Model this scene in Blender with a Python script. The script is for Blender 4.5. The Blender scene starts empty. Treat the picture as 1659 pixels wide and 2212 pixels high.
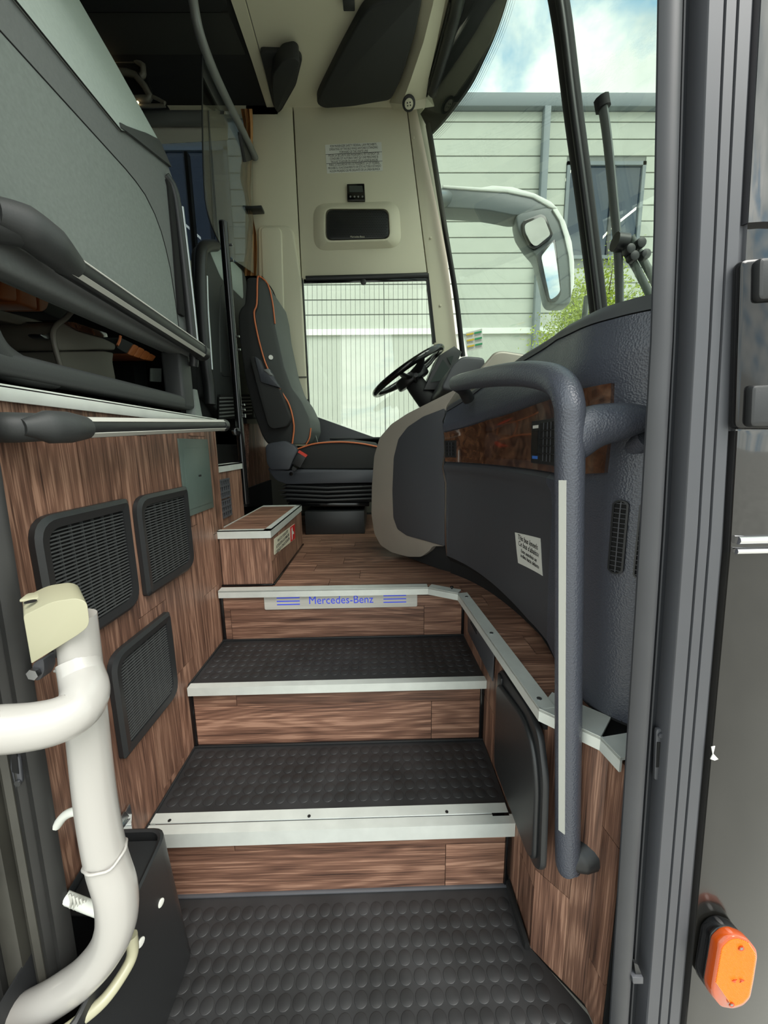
import bpy, bmesh, math, random
from mathutils import Vector as V, Matrix

random.seed(11)
sc = bpy.context.scene
col = sc.collection

# ------------------------------------------------------------------ camera
IW, IH, FP = 1659.0, 2212.0, 830.0          # photograph size and focal length in pixels
CAM = V((0, 0, 1.10))                       # z = 0 is the lowest stair tread
def _axes():
    yv = V((812 - IW/2, -(961 - IH/2), -FP)).normalized()
    zv = V((1, 0.014, 0)).cross(yv).normalized()
    xv = yv.cross(zv)
    return Matrix((xv, yv, zv))
ROT = _axes()
cd = bpy.data.cameras.new('camera')
cam = bpy.data.objects.new('camera', cd); col.objects.link(cam)
cd.sensor_fit = 'HORIZONTAL'; cd.sensor_width = 36.0; cd.lens = FP/IW*36.0
cd.clip_start = 0.02; cd.clip_end = 500
cam.matrix_world = Matrix.Translation(CAM) @ ROT.to_4x4()
sc.camera = cam

# ------------------------------------------------------------------ exposure, sky
sc.view_settings.view_transform = 'Standard'
sc.view_settings.look = 'None'
sc.view_settings.gamma = 1.0
sc.view_settings.use_curve_mapping = False
sc.view_settings.exposure = 1.0

def lin(c):
    return tuple(((v/255.0)/12.92 if v <= 10 else (((v/255.0)+0.055)/1.055)**2.4) for v in c)

SKY_STRENGTH = 1.05
def make_world():
    w = bpy.data.worlds.new('sky'); sc.world = w
    w.use_nodes = True
    nt = w.node_tree; N = nt.nodes; L = nt.links
    N.clear()
    out = N.new('ShaderNodeOutputWorld'); bg = N.new('ShaderNodeBackground')
    tc = N.new('ShaderNodeTexCoord')
    sep = N.new('ShaderNodeSeparateXYZ'); L.new(tc.outputs['Generated'], sep.inputs[0])
    # cloud layer: project the view direction onto a flat deck overhead
    mx = N.new('ShaderNodeMath'); mx.operation = 'MAXIMUM'; L.new(sep.outputs['Z'], mx.inputs[0]); mx.inputs[1].default_value = 0.0
    ad = N.new('ShaderNodeMath'); ad.operation = 'ADD'; L.new(mx.outputs[0], ad.inputs[0]); ad.inputs[1].default_value = 0.22
    dx = N.new('ShaderNodeMath'); dx.operation = 'DIVIDE'; L.new(sep.outputs['X'], dx.inputs[0]); L.new(ad.outputs[0], dx.inputs[1])
    dy = N.new('ShaderNodeMath'); dy.operation = 'DIVIDE'; L.new(sep.outputs['Y'], dy.inputs[0]); L.new(ad.outputs[0], dy.inputs[1])
    cb = N.new('ShaderNodeCombineXYZ'); L.new(dx.outputs[0], cb.inputs[0]); L.new(dy.outputs[0], cb.inputs[1])
    n1 = N.new('ShaderNodeTexNoise'); n1.inputs['Scale'].default_value = 2.3; n1.inputs['Detail'].default_value = 9
    n1.inputs['Roughness'].default_value = 0.58; n1.inputs['Distortion'].default_value = 0.35
    L.new(cb.outputs[0], n1.inputs['Vector'])
    r1 = N.new('ShaderNodeValToRGB'); r1.color_ramp.elements[0].position = 0.36; r1.color_ramp.elements[1].position = 0.50
    L.new(n1.outputs['Fac'], r1.inputs[0])
    n2 = N.new('ShaderNodeTexNoise'); n2.inputs['Scale'].default_value = 4.5; n2.inputs['Detail'].default_value = 6
    L.new(cb.outputs[0], n2.inputs['Vector'])
    r2 = N.new('ShaderNodeValToRGB')
    r2.color_ramp.elements[0].position = 0.3; r2.color_ramp.elements[0].color = (0.72, 0.78, 0.74, 1)
    r2.color_ramp.elements[1].position = 0.62; r2.color_ramp.elements[1].color = (1.25, 1.27, 1.17, 1)
    L.new(n2.outputs['Fac'], r2.inputs[0])
    mix = N.new('ShaderNodeMix'); mix.data_type = 'RGBA'
    L.new(r1.outputs[0], mix.inputs['Factor'])
    mix.inputs['A'].default_value = (0.24, 0.50, 0.72, 1)
    L.new(r2.outputs[0], mix.inputs['B'])
    L.new(mix.outputs['Result'], bg.inputs['Color'])
    bg.inputs['Strength'].default_value = SKY_STRENGTH
    L.new(bg.outputs[0], out.inputs[0])
make_world()
sl = bpy.data.lights.new('sun', 'SUN'); sl.energy = 2.0; sl.angle = math.radians(35); sl.color = (1.0, 0.97, 0.92)
so = bpy.data.objects.new('sun', sl); col.objects.link(so)
so.rotation_euler = V((-0.45, 0.62, -1.0)).to_track_quat('-Z', 'Y').to_euler()   # veiled sun behind the viewer's right shoulder

# ------------------------------------------------------------------ measuring helpers (photo pixel -> point at a known plane)
def ray(px, py): return ROT @ V((px - IW/2, -(py - IH/2), -FP))
def aX(px, py, x): r = ray(px, py); return CAM + r*((x - CAM.x)/r.x)
def aY(px, py, y): r = ray(px, py); return CAM + r*((y - CAM.y)/r.y)
def aZ(px, py, z): r = ray(px, py); return CAM + r*((z - CAM.z)/r.z)
def aP(px, py, p, n):
    r = ray(px, py); return CAM + r*((p - CAM).dot(n)/r.dot(n))

# ------------------------------------------------------------------ object helpers
WORLD = {}
def link(o, parent=None, world=None):
    col.objects.link(o)
    WORLD[o] = world or Matrix.Identity(4)
    if parent is not None:
        o.parent = parent
        o.matrix_parent_inverse = WORLD[parent].inverted()
    return o
def tag(o, label, cat, group=None):
    o['label'] = label; o['category'] = cat
    if group: o['group'] = group
    return o
def thing(name, label, cat, loc=(0, 0, 0), group=None):
    o = bpy.data.objects.new(name, None); o.empty_display_size = 0.05
    m = Matrix.Translation(V(loc)); o.matrix_basis = m
    link(o, None, m)
    return tag(o, label, cat, group)
def struct(o): o['kind'] = 'structure'; return o
def stuff(o): o['kind'] = 'stuff'; return o

def finish(name, bm, mat, parent=None, smooth=True, angle=38):
    bmesh.ops.recalc_face_normals(bm, faces=bm.faces[:])
    me = bpy.data.meshes.new(name); bm.to_mesh(me); bm.free()
    if smooth:
        for p in me.polygons: p.use_smooth = True
        me.set_sharp_from_angle(angle=math.radians(angle))
    if mat: me.materials.append(M[mat])
    return link(bpy.data.objects.new(name, me), parent)

def bev(bm, w, seg=2, edges=None):
    if w > 0:
        es = edges if edges is not None else bm.edges[:]
        bmesh.ops.bevel(bm, geom=es, offset=w, offset_type='OFFSET', segments=seg, profile=0.5, affect='EDGES', clamp_overlap=True)

def add_box(bm, lo, hi):
    x0, y0, z0 = lo; x1, y1, z1 = hi
    vs = [bm.verts.new(p) for p in ((x0,y0,z0),(x1,y0,z0),(x1,y1,z0),(x0,y1,z0),(x0,y0,z1),(x1,y0,z1),(x1,y1,z1),(x0,y1,z1))]
    for f in ((0,3,2,1),(4,5,6,7),(0,1,5,4),(1,2,6,5),(2,3,7,6),(3,0,4,7)): bm.faces.new([vs[i] for i in f])
    return vs
def box(name, lo, hi, mat, parent=None, b=0.0, seg=2):
    bm = bmesh.new(); add_box(bm, lo, hi); bev(bm, b, seg)
    return finish(name, bm, mat, parent, smooth=b > 0)

def add_prism(bm, pts, vec):
    vec = V(vec); n = len(pts)
    a = [bm.verts.new(p) for p in pts]; c = [bm.verts.new(V(p)+vec) for p in pts]
    bm.faces.new(a); bm.faces.new(c[::-1])
    for i in range(n):
        j = (i+1) % n; bm.faces.new((a[i], a[j], c[j], c[i]))
    return a, c
def prism(name, pts, vec, mat, parent=None, b=0.0, seg=2, smooth=True):
    bm = bmesh.new(); add_prism(bm, pts, vec)
    if b > 0:
        bmesh.ops.recalc_face_normals(bm, faces=bm.faces[:])
        n = len(pts)
        bm.edges.ensure_lookup_table()
        rim = [e for e in bm.edges if any(len(f.verts) == n for f in e.link_faces)] if n != 4 else bm.edges[:]
        bev(bm, b, seg, rim)
    return finish(name, bm, mat, parent, smooth)

def roundpoly(pts, r, n=5):
    """round the corners of a planar 3-D polygon; r a number or one radius per corner"""
    out = []; k = len(pts)
    for i in range(k):
        p0, p1, p2 = V(pts[i-1]), V(pts[i]), V(pts[(i+1) % k])
        rr = r[i] if isinstance(r, (list, tuple)) else r
        a = p0-p1; c = p2-p1
        t = min(rr, a.length*0.48, c.length*0.48)
        if t <= 1e-5: out.append(p1); continue
        a = p1 + a.normalized()*t; c = p1 + c.normalized()*t
        for j in range(n+1):
            u = j/n; out.append(a*(1-u)**2 + p1*2*u*(1-u) + c*u*u)
    return out

def catmull(pts, sub=6, closed=False):
    pts = [V(p) for p in pts]; k = len(pts); out = []
    rng = range(k if closed else k-1)
    for i in rng:
        p0 = pts[i-1] if (closed or i > 0) else pts[0]*2-pts[1]
        p1 = pts[i]; p2 = pts[(i+1) % k]
        p3 = pts[(i+2) % k] if (closed or i+2 < k) else pts[-1]*2-pts[-2]
        for j in range(sub):
            t = j/sub
            out.append(0.5*((2*p1) + (p2-p0)*t + (2*p0-5*p1+4*p2-p3)*t*t + (3*p1-p0-3*p2+p3)*t**3))
    if not closed: out.append(pts[-1])
    return out
def lerplist(vals, n):
    k = len(vals)
    if k == 1: return vals*n
    out = []
    for i in range(n):
        t = i/(n-1)*(k-1); j = min(int(t), k-2); out.append(vals[j]+(vals[j+1]-vals[j])*(t-j))
    return out
def add_tube(bm, pts, r, seg=12, sub=0, closed=False, ry=None, up=None):
    if sub: 
        rs = r if isinstance(r, (list, tuple)) else [r]
        pts = catmull(pts, sub, closed)
    else: pts = [V(p) for p in pts]
    n = len(pts)
    rl = lerplist(list(r), n) if isinstance(r, (list, tuple)) else [r]*n
    ryl = rl if ry is None else (lerplist(list(ry), n) if isinstance(ry, (list, tuple)) else [ry]*n)
    rings = []; ref = V(up) if up else None
    for i in range(n):
        a = pts[i-1] if (i > 0 or closed) else pts[i]; c = pts[(i+1) % n] if (i < n-1 or closed) else pts[i]
        d = (c-a).normalized()
        if ref is None:
            ref = V((0, 0, 1)) if abs(d.z) < 0.9 else V((1, 0, 0))
        s = d.cross(ref)
        if s.length < 1e-4: s = d.cross(V((1, 0, 0)) if abs(d.x) < .9 else V((0, 1, 0)))
        s.normalize(); t = s.cross(d).normalized()
        if up is None: ref = t
        rings.append([bm.verts.new(pts[i] + s*(math.cos(q)*rl[i]) + t*(math.sin(q)*ryl[i])) for q in [2*math.pi*k/seg for k in range(seg)]])
    m = n if closed else n-1
    for i in range(m):
        A, B = rings[i], rings[(i+1) % n]
        for k in range(seg): bm.faces.new((A[k], A[(k+1) % seg], B[(k+1) % seg], B[k]))
    if not closed:
        bm.faces.new(rings[0][::-1]); bm.faces.new(rings[-1])
def tube(name, pts, r, mat, parent=None, seg=12, sub=0, closed=False, ry=None, up=None):
    bm = bmesh.new(); add_tube(bm, pts, r, seg, sub, closed, ry, up)
    return finish(name, bm, mat, parent, True, 50)
def rod(name, a, b, r, mat, parent=None, seg=12): return tube(name, [a, b], r, mat, parent, seg)

def add_sheet(bm, rows, off):
    """closed slab between a grid of points and the same grid moved by off"""
    nr, nc = len(rows), len(rows[0])
    if isinstance(off, (V, tuple)): f = lambda i, j: V(rows[i][j]) + V(off)
    else: f = lambda i, j: off[i][j]
    A = [[bm.verts.new(p) for p in r] for r in rows]
    B = [[bm.verts.new(f(i, j)) for j in range(nc)] for i in range(nr)]
    for i in range(nr-1):
        for j in range(nc-1):
            bm.faces.new((A[i][j], A[i+1][j], A[i+1][j+1], A[i][j+1]))
            bm.faces.new((B[i][j], B[i][j+1], B[i+1][j+1], B[i+1][j]))
    for i in range(nr-1):
        bm.faces.new((A[i][0], B[i][0], B[i+1][0], A[i+1][0])); bm.faces.new((A[i][-1], A[i+1][-1], B[i+1][-1], B[i][-1]))
    for j in range(nc-1):
        bm.faces.new((A[0][j], A[0][j+1], B[0][j+1], B[0][j])); bm.faces.new((A[-1][j], B[-1][j], B[-1][j+1], A[-1][j+1]))
def sheet(name, rows, off, mat, parent=None, angle=38):
    bm = bmesh.new(); add_sheet(bm, rows, off)
    return finish(name, bm, mat, parent, True, angle)

def add_disc(bm, c, n, r, h, seg=14):
    n = V(n).normalized(); s = n.orthogonal().normalized(); t = n.cross(s)
    q = [2*math.pi*k/seg for k in range(seg)]
    add_prism(bm, [V(c) + s*math.cos(a)*r + t*math.sin(a)*r for a in q], n*h)
def disc(name, c, n, r, h, mat, parent=None, seg=16, b=0.0):
    bm = bmesh.new(); add_disc(bm, c, n, r, h, seg)
    if b: 
        bmesh.ops.recalc_face_normals(bm, faces=bm.faces[:])
        bev(bm, b, 2, [e for e in bm.edges if any(len(f.verts) == seg for f in e.link_faces)])
    return finish(name, bm, mat, parent)

def text(name, body, pos, xd, yd, size, mat, parent=None, width=None, align='CENTER', ext=0.0002, bold=0.0):
    cu = bpy.data.curves.new(name, 'FONT'); cu.body = body; cu.size = size; cu.align_x = align; cu.align_y = 'CENTER'
    cu.extrude = ext; cu.resolution_u = 3; cu.offset = bold
    t = bpy.data.objects.new(name+'_curve', cu)
    me = bpy.data.meshes.new_from_object(t); bpy.data.objects.remove(t)
    me.name = name
    xd = V(xd).normalized(); yd = V(yd); yd = (yd - xd*yd.dot(xd)).normalized(); zd = xd.cross(yd)
    k = 1.0
    if width:
        xs = [v.co.x for v in me.vertices]; k = width/(max(xs)-min(xs))
    for v in me.vertices: v.co = V(pos) + xd*v.co.x*k + yd*v.co.y + zd*v.co.z
    me.materials.clear(); me.materials.append(M[mat])
    return link(bpy.data.objects.new(name, me), parent)

# ------------------------------------------------------------------ materials
M = {}
def nodes(name):
    m = bpy.data.materials.new(name); m.use_nodes = True
    nt = m.node_tree; b = nt.nodes['Principled BSDF']; M[name] = m
    return m, nt, nt.nodes, nt.links, b
def simple(name, rgb, rough=0.5, metal=0.0, bump=0.0, bscale=200, var=0.0, vscale=6, spec=0.5, coat=0.0, kind='noise', bdist=0.002):
    m, nt, N, L, b = nodes(name)
    b.inputs['Base Color'].default_value = (*lin(rgb), 1)
    b.inputs['Roughness'].default_value = rough; b.inputs['Metallic'].default_value = metal
    b.inputs['Specular IOR Level'].default_value = spec; b.inputs['Coat Weight'].default_value = coat
    tc = N.new('ShaderNodeTexCoord')
    if bump:
        t = N.new('ShaderNodeTexNoise' if kind == 'noise' else 'ShaderNodeTexVoronoi'); t.inputs['Scale'].default_value = bscale
        L.new(tc.outputs['Object'], t.inputs['Vector'])
        bp = N.new('ShaderNodeBump'); bp.inputs['Strength'].default_value = bump; bp.inputs['Distance'].default_value = bdist
        L.new(t.outputs[0], bp.inputs['Height']); L.new(bp.outputs[0], b.inputs['Normal'])
    if var:
        t = N.new('ShaderNodeTexNoise'); t.inputs['Scale'].default_value = vscale; t.inputs['Detail'].default_value = 5
        L.new(tc.outputs['Object'], t.inputs['Vector'])
        r = N.new('ShaderNodeValToRGB'); c = lin(rgb)
        r.color_ramp.elements[0].position = 0.3; r.color_ramp.elements[1].position = 0.7
        r.color_ramp.elements[0].color = (*[v*(1-var) for v in c], 1); r.color_ramp.elements[1].color = (*[v*(1+var) for v in c], 1)
        L.new(t.outputs['Fac'], r.inputs[0]); L.new(r.outputs[0], b.inputs['Base Color'])
    return m

def wood(name, axis, gain=1.0):
    m, nt, N, L, b = nodes(name)
    tc = N.new('ShaderNodeTexCoord'); oi = N.new('ShaderNodeObjectInfo')
    mul = N.new('ShaderNodeMath'); mul.operation = 'MULTIPLY'; mul.inputs[1].default_value = 37.0; L.new(oi.outputs['Random'], mul.inputs[0])
    add = N.new('ShaderNodeVectorMath'); add.operation = 'ADD'; L.new(tc.outputs['Object'], add.inputs[0]); L.new(mul.outputs[0], add.inputs[1])
    def mapped(along, across):
        mp = N.new('ShaderNodeMapping'); s = [across]*3; s['XYZ'.index(axis)] = along
        mp.inputs['Scale'].default_value = s; L.new(add.outputs[0], mp.inputs['Vector']); return mp
    # cathedral figure: stretched noise pushed through a sine
    def noise(along, across, detail, rough=0.5):
        mp = mapped(along, across); n = N.new('ShaderNodeTexNoise'); n.inputs['Scale'].default_value = 1.0
        n.inputs['Detail'].default_value = detail; n.inputs['Roughness'].default_value = rough; L.new(mp.outputs[0], n.inputs['Vector']); return n
    n1 = noise(1.1, 7.0, 1.0)
    k = N.new('ShaderNodeMath'); k.operation = 'MULTIPLY'; k.inputs[1].default_value = 120.0; L.new(n1.outputs['Fac'], k.inputs[0])
    sn = N.new('ShaderNodeMath'); sn.operation = 'SINE'; L.new(k.outputs[0], sn.inputs[0])
    n2 = noise(9.0, 420.0, 3.0)          # fine fibre
    n3 = noise(1.3, 58.0, 5.0, 0.66)     # broad streaks
    a1 = N.new('ShaderNodeMath'); a1.operation = 'MULTIPLY_ADD'; L.new(sn.outputs[0], a1.inputs[0]); a1.inputs[1].default_value = 0.055; L.new(n3.outputs['Fac'], a1.inputs[2])
    a2 = N.new('ShaderNodeMath'); a2.operation = 'MULTIPLY_ADD'; L.new(n2.outputs['Fac'], a2.inputs[0]); a2.inputs[1].default_value = 0.75; L.new(a1.outputs[0], a2.inputs[2])
    r = N.new('ShaderNodeValToRGB'); e = r.color_ramp.elements
    e[0].position = 0.58; e[0].color = (*[v*gain for v in lin((56, 39, 33))], 1)
    e[1].position = 1.14; e[1].color = (*[v*gain for v in lin((158, 122, 102))], 1)
    q = e.new(0.80); q.color = (*[v*gain for v in lin((108, 78, 64))], 1)
    q = e.new(0.95); q.color = (*[v*gain for v in lin((130, 96, 79))], 1)
    L.new(a2.outputs[0], r.inputs[0])
    hs = N.new('ShaderNodeHueSaturation'); L.new(r.outputs[0], hs.inputs['Color'])
    vr = N.new('ShaderNodeMapRange'); vr.inputs['To Min'].default_value = 0.78; vr.inputs['To Max'].default_value = 1.15; L.new(oi.outputs['Random'], vr.inputs['Value'])
    L.new(vr.outputs[0], hs.inputs['Value']); L.new(hs.outputs[0], b.inputs['Base Color'])
    b.inputs['Roughness'].default_value = 0.42; b.inputs['Specular IOR Level'].default_value = 0.4
    bp = N.new('ShaderNodeBump'); bp.inputs['Strength'].default_value = 0.15; bp.inputs['Distance'].default_value = 0.0006
    L.new(n2.outputs['Fac'], bp.inputs['Height']); L.new(bp.outputs[0], b.inputs['Normal'])
for ax in 'XYZ': wood('wood_'+ax.lower(), ax)

def glass(name, tint=(0.95, 0.98, 0.96), refl=1.0):
    m, nt, N, L, b = nodes(name)
    N.remove(b); out = N['Material Output']
    tr = N.new('ShaderNodeBsdfTransparent'); tr.inputs['Color'].default_value = (*tint, 1)
    gl = N.new('ShaderNodeBsdfGlossy'); gl.inputs['Roughness'].default_value = 0.0; gl.inputs['Color'].default_value = (refl, refl, refl, 1)
    lw = N.new('ShaderNodeLayerWeight'); lw.inputs['Blend'].default_value = 0.5      # symmetric Schlick term for a thin pane
    pw = N.new('ShaderNodeMath'); pw.operation = 'POWER'; pw.inputs[1].default_value = 5.0; L.new(lw.outputs['Facing'], pw.inputs[0])
    fr = N.new('ShaderNodeMath'); fr.operation = 'MULTIPLY_ADD'; fr.inputs[1].default_value = 0.90; fr.inputs[2].default_value = 0.05; L.new(pw.outputs[0], fr.inputs[0])
    mx = N.new('ShaderNodeMixShader'); L.new(fr.outputs[0], mx.inputs[0]); L.new(tr.outputs[0], mx.inputs[1]); L.new(gl.outputs[0], mx.inputs[2])
    L.new(mx.outputs[0], out.inputs['Surface'])
glass('glass', (0.74, 0.79, 0.75)); glass('clear_glass', (0.84, 0.88, 0.84)); glass('pane_glass', (0.84, 0.86, 0.84)); glass('tinted_glass', (0.26, 0.29, 0.32))

simple('rubber', (38, 38, 39), 0.5, bump=0.25, bscale=60, var=0.35, vscale=9, spec=0.5, bdist=0.001)
simple('stud_rubber', (39, 39, 40), 0.46, var=0.35, vscale=9)
simple('alu', (205, 206, 204), 0.34, 1.0, bump=0.08, bscale=90, bdist=0.001)
simple('alu_white', (212, 216, 210), 0.42, 0.35, var=0.06, vscale=20)
simple('black_plastic', (34, 35, 36), 0.42, bump=0.12, bscale=500, bdist=0.0006)
simple('black_gloss', (14, 14, 15), 0.12)
simple('black_matte', (20, 20, 21), 0.75)
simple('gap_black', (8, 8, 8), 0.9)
simple('dash_smooth', (64, 65, 69), 0.5, bump=0.10, bscale=700, bdist=0.0004)
simple('dash_leather', (68, 71, 80), 0.36, bump=0.6, bscale=330, kind='voronoi', bdist=0.0010, spec=0.6)
simple('dash_beige', (158, 151, 140), 0.38, 0.25, var=0.05)
simple('panel_grey', (112, 119, 115), 0.62, bump=0.35, bscale=260, var=0.08, vscale=120, bdist=0.0008)
simple('panel_band', (98, 101, 100), 0.6, bump=0.3, bscale=260, var=0.06, vscale=120, bdist=0.0008)
simple('panel_light', (158, 168, 162), 0.6, bump=0.25, bscale=260, var=0.05, vscale=120, bdist=0.0008)
simple('panel_dark', (52, 54, 54), 0.55, bump=0.25, bscale=300, bdist=0.0008)
simple('cream', (208, 203, 180), 0.55, bump=0.1, bscale=500, bdist=0.0004)
simple('cream_paint', (158, 155, 130), 0.35)
simple('white_paint', (164, 161, 156), 0.28, bump=0.05, bscale=40, bdist=0.0015, coat=0.3)
simple('white_hose', (206, 208, 200), 0.45)
simple('strip_white', (180, 180, 172), 0.45)
simple('steel', (170, 172, 174), 0.28, 1.0)
simple('chrome', (225, 225, 228), 0.08, 1.0)
simple('tube_grey', (118, 120, 118), 0.42, 0.2)
simple('seat_fabric', (34, 34, 34), 0.8, bump=0.3, bscale=700, bdist=0.0006)
simple('seat_face', (74, 78, 76), 0.7, bump=0.3, bscale=700, bdist=0.0006)
simple('seat_plastic', (58, 60, 66), 0.45)
simple('orange_piping', (196, 108, 66), 0.5)
simple('orange_leather', (160, 88, 42), 0.55, var=0.1, vscale=25)
simple('armrest_grey', (104, 100, 90), 0.45)
simple('green_grey', (84, 98, 92), 0.4, var=0.04, vscale=30)
simple('curtain', (176, 128, 80), 0.75)
simple('ceiling_dark', (26, 26, 25), 0.85)
simple('ceiling_band', (46, 46, 42), 0.85)
simple('overhead_black', (36, 37, 38), 0.6)
simple('label_white', (216, 216, 208), 0.5)
simple('mirror_grey', (96, 103, 104), 0.35)
simple('cold_blue', (60, 110, 190), 0.5)
simple('wiper_grey', (92, 98, 94), 0.5)
simple('label_ivory', (206, 202, 180), 0.5)
simple('ink', (18, 18, 18), 0.6)
simple('label_red', (196, 34, 34), 0.5)
simple('label_yellow', (222, 190, 50), 0.5)
simple('label_green', (40, 150, 96), 0.5)
simple('seal_rubber', (72, 73, 77), 0.5, var=0.08, vscale=14)
simple('seal_dark', (36, 38, 42), 0.5)
simple('frame_plate', (70, 71, 75), 0.42, var=0.05, vscale=8)
simple('seal_bulb', (50, 51, 54), 0.5, var=0.08, vscale=14)
simple('frame_olive', (58, 57, 52), 0.38, var=0.3, vscale=9)
simple('frame_olive_dark', (34, 34, 33), 0.45, var=0.3, vscale=9)
simple('body_black', (16, 15, 15), 0.06, coat=1.0, var=0.3, vscale=20)
simple('body_lower', (26, 25, 23), 0.2, coat=0.35, var=0.12, vscale=14)
simple('louvre_lit', (66, 68, 68), 0.45)  # black slats coloured lighter to stand in for their highlights
simple('bus_glass', (18, 19, 24), 0.03)
M['bus_glass'].node_tree.nodes['Principled BSDF'].inputs['IOR'].default_value = 2.1
simple('facade', (188, 192, 182), 0.9, var=0.03, vscale=3)
simple('facade_white', (236, 238, 232), 0.8)
simple('facade_joint', (128, 132, 128), 0.9)
simple('gutter', (120, 129, 134), 0.6)
simple('facade_glass', (40, 56, 74), 0.05, spec=1.0)
simple('pale_ground', (176, 173, 166), 0.95, var=0.12, vscale=2)  # pale concrete tone, raised for more bounced light
simple('leaf', (170, 186, 62), 0.6, var=0.25, vscale=8)
simple('bark', (92, 78, 58), 0.9)
simple('mirror', (236, 240, 240), 0.02, 1.0)
simple('shade_white', (196, 194, 182), 0.7)
simple('screen', (58, 64, 62), 0.15)
simple('red_plastic', (208, 60, 44), 0.4)
simple('wall_lower', (96, 94, 86), 0.6)

def burl():
    m, nt, N, L, b = nodes('burl')
    tc = N.new('ShaderNodeTexCoord')
    n1 = N.new('ShaderNodeTexNoise'); n1.inputs['Scale'].default_value = 26; n1.inputs['Detail'].default_value = 9; n1.inputs['Distortion'].default_value = 1.4
    L.new(tc.outputs['Object'], n1.inputs['Vector'])
    r = N.new('ShaderNodeValToRGB'); e = r.color_ramp.elements
    e[0].position = 0.30; e[0].color = (*lin((50, 30, 22)), 1); e[1].position = 0.74; e[1].color = (*lin((110, 76, 54)), 1)
    q = e.new(0.5); q.color = (*lin((80, 53, 39)), 1)
    L.new(n1.outputs['Fac'], r.inputs[0]); L.new(r.outputs[0], b.inputs['Base Color'])
    b.inputs['Roughness'].default_value = 0.1; b.inputs['Coat Weight'].default_value = 1.0; b.inputs['Coat Roughness'].default_value = 0.04
burl()
def brushed():
    m, nt, N, L, b = nodes('brushed_plate')
    tc = N.new('ShaderNodeTexCoord'); mp = N.new('ShaderNodeMapping'); mp.inputs['Scale'].default_value = (6, 400, 400); L.new(tc.outputs['Object'], mp.inputs['Vector'])
    n = N.new('ShaderNodeTexNoise'); n.inputs['Scale'].default_value = 1; L.new(mp.outputs[0], n.inputs['Vector'])
    r = N.new('ShaderNodeValToRGB'); r.color_ramp.elements[0].color = (*lin((160, 158, 150)), 1); r.color_ramp.elements[1].color = (*lin((214, 212, 204)), 1)
    L.new(n.outputs['Fac'], r.inputs[0]); L.new(r.outputs[0], b.inputs['Base Color'])
    b.inputs['Metallic'].default_value = 0.1; b.inputs['Roughness'].default_value = 0.4
brushed()
def emissive(name, rgb, s):
    m, nt, N, L, b = nodes(name)
    b.inputs['Base Color'].default_value = (*lin(rgb), 1)
    b.inputs['Emission Color'].default_value = (*lin(rgb), 1); b.inputs['Emission Strength'].default_value = s
emissive('blue_lit', (48, 66, 196), 0.22)
emissive('lamp_dot', (255, 226, 170), 2.5)
emissive('reflection_glow', (255, 250, 230), 1.0)  # glow standing in for lights mirrored in the building glass
def reflector():
    m, nt, N, L, b = nodes('amber')
    b.inputs['Base Color'].default_value = (*lin((176, 70, 12)), 1); b.inputs['Roughness'].default_value = 0.16
    b.inputs['Coat Weight'].default_value = 0.8
    b.inputs['Subsurface Weight'].default_value = 0.0
reflector()
simple('amber_rib', (236, 128, 36), 0.2)
simple('amber_dark', (176, 58, 16), 0.2)
# ================================================================== THE SETTING
Z0, Z1, Z2, Z3 = 0.0, 0.20, 0.405, 0.597     # entry tread, two steps, cab floor
XL, XR = -0.57, 0.315                        # side walls of the stairwell
YR = (0.788, 1.045, 1.315)                   # the three risers
ZP = 1.195                                   # passenger deck
YD = 2.90                                    # driver's side wall
ZC = 3.25                                    # ceiling

def plank(parent, lo, hi, axis):
    """one vinyl plank, grain along axis"""
    g = 0.0008
    lo = [lo[i] + (g if abs(hi[i]-lo[i]) > 0.012 else 0) for i in range(3)]
    hi = [hi[i] - (g if abs(hi[i]-lo[i]) > 0.012 else 0) for i in range(3)]
    return box('plank', lo, hi, 'wood_'+axis, parent)

# unseen ground outside, made pale to bounce light into the bus
g = struct(box('ground', (-40, -40, -0.42), (40, 40, -0.38), 'pale_ground'))

# ---- left wall of the stairwell, vertical planks
wl = struct(box('wall_left', (XL-0.03, 0.505, -0.02), (XL-0.006, 1.40, ZP), 'gap_black'))
seams = [0.505, 0.56, 0.645, 0.755, 0.868, 0.985, 1.095, 1.205, 1.315, 1.40]
joints = {0: [0.35, 0.86], 1: [0.62], 2: [0.30, 0.78], 3: [0.55, 1.128], 4: [0.22, 0.70, 1.13], 5: [0.47], 6: [0.34, 0.86], 7: [0.62, 1.135], 8: [0.50, 0.80]}
for i in range(len(seams)-1):
    zs = [0.0] + joints[i] + [ZP]
    for a, c in zip(zs, zs[1:]): plank(wl, (XL-0.006, seams[i], a), (XL, seams[i+1], c), 'z')
box('corner_bead', (XL-0.03, 1.392, 0.6), (XL+0.002, 1.402, ZP), 'wood_z', wl)
tr = struct(box('trim_1', (XL-0.04, 0.505, ZP-0.002), (XL+0.008, 1.41, ZP+0.004), 'alu_white', None, 0.001))
box('trim_lip', (XL+0.003, 0.505, ZP-0.022), (XL+0.008, 1.41, ZP+0.002), 'alu_white', tr, 0.001)
# passenger deck behind it
struct(box('floor_passenger', (-4.0, 0.40, ZP-0.08), (XL-0.03, 1.40, ZP-0.004), 'gap_black'))
struct(box('floor_passenger_far', (-4.0, 2.0, ZP-0.08), (-0.86, YD, ZP), 'gap_black'))
struct(box('floor_aisle', (-4.0, 1.40, 1.0), (-0.86, 2.0, 1.02), 'gap_black'))

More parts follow.
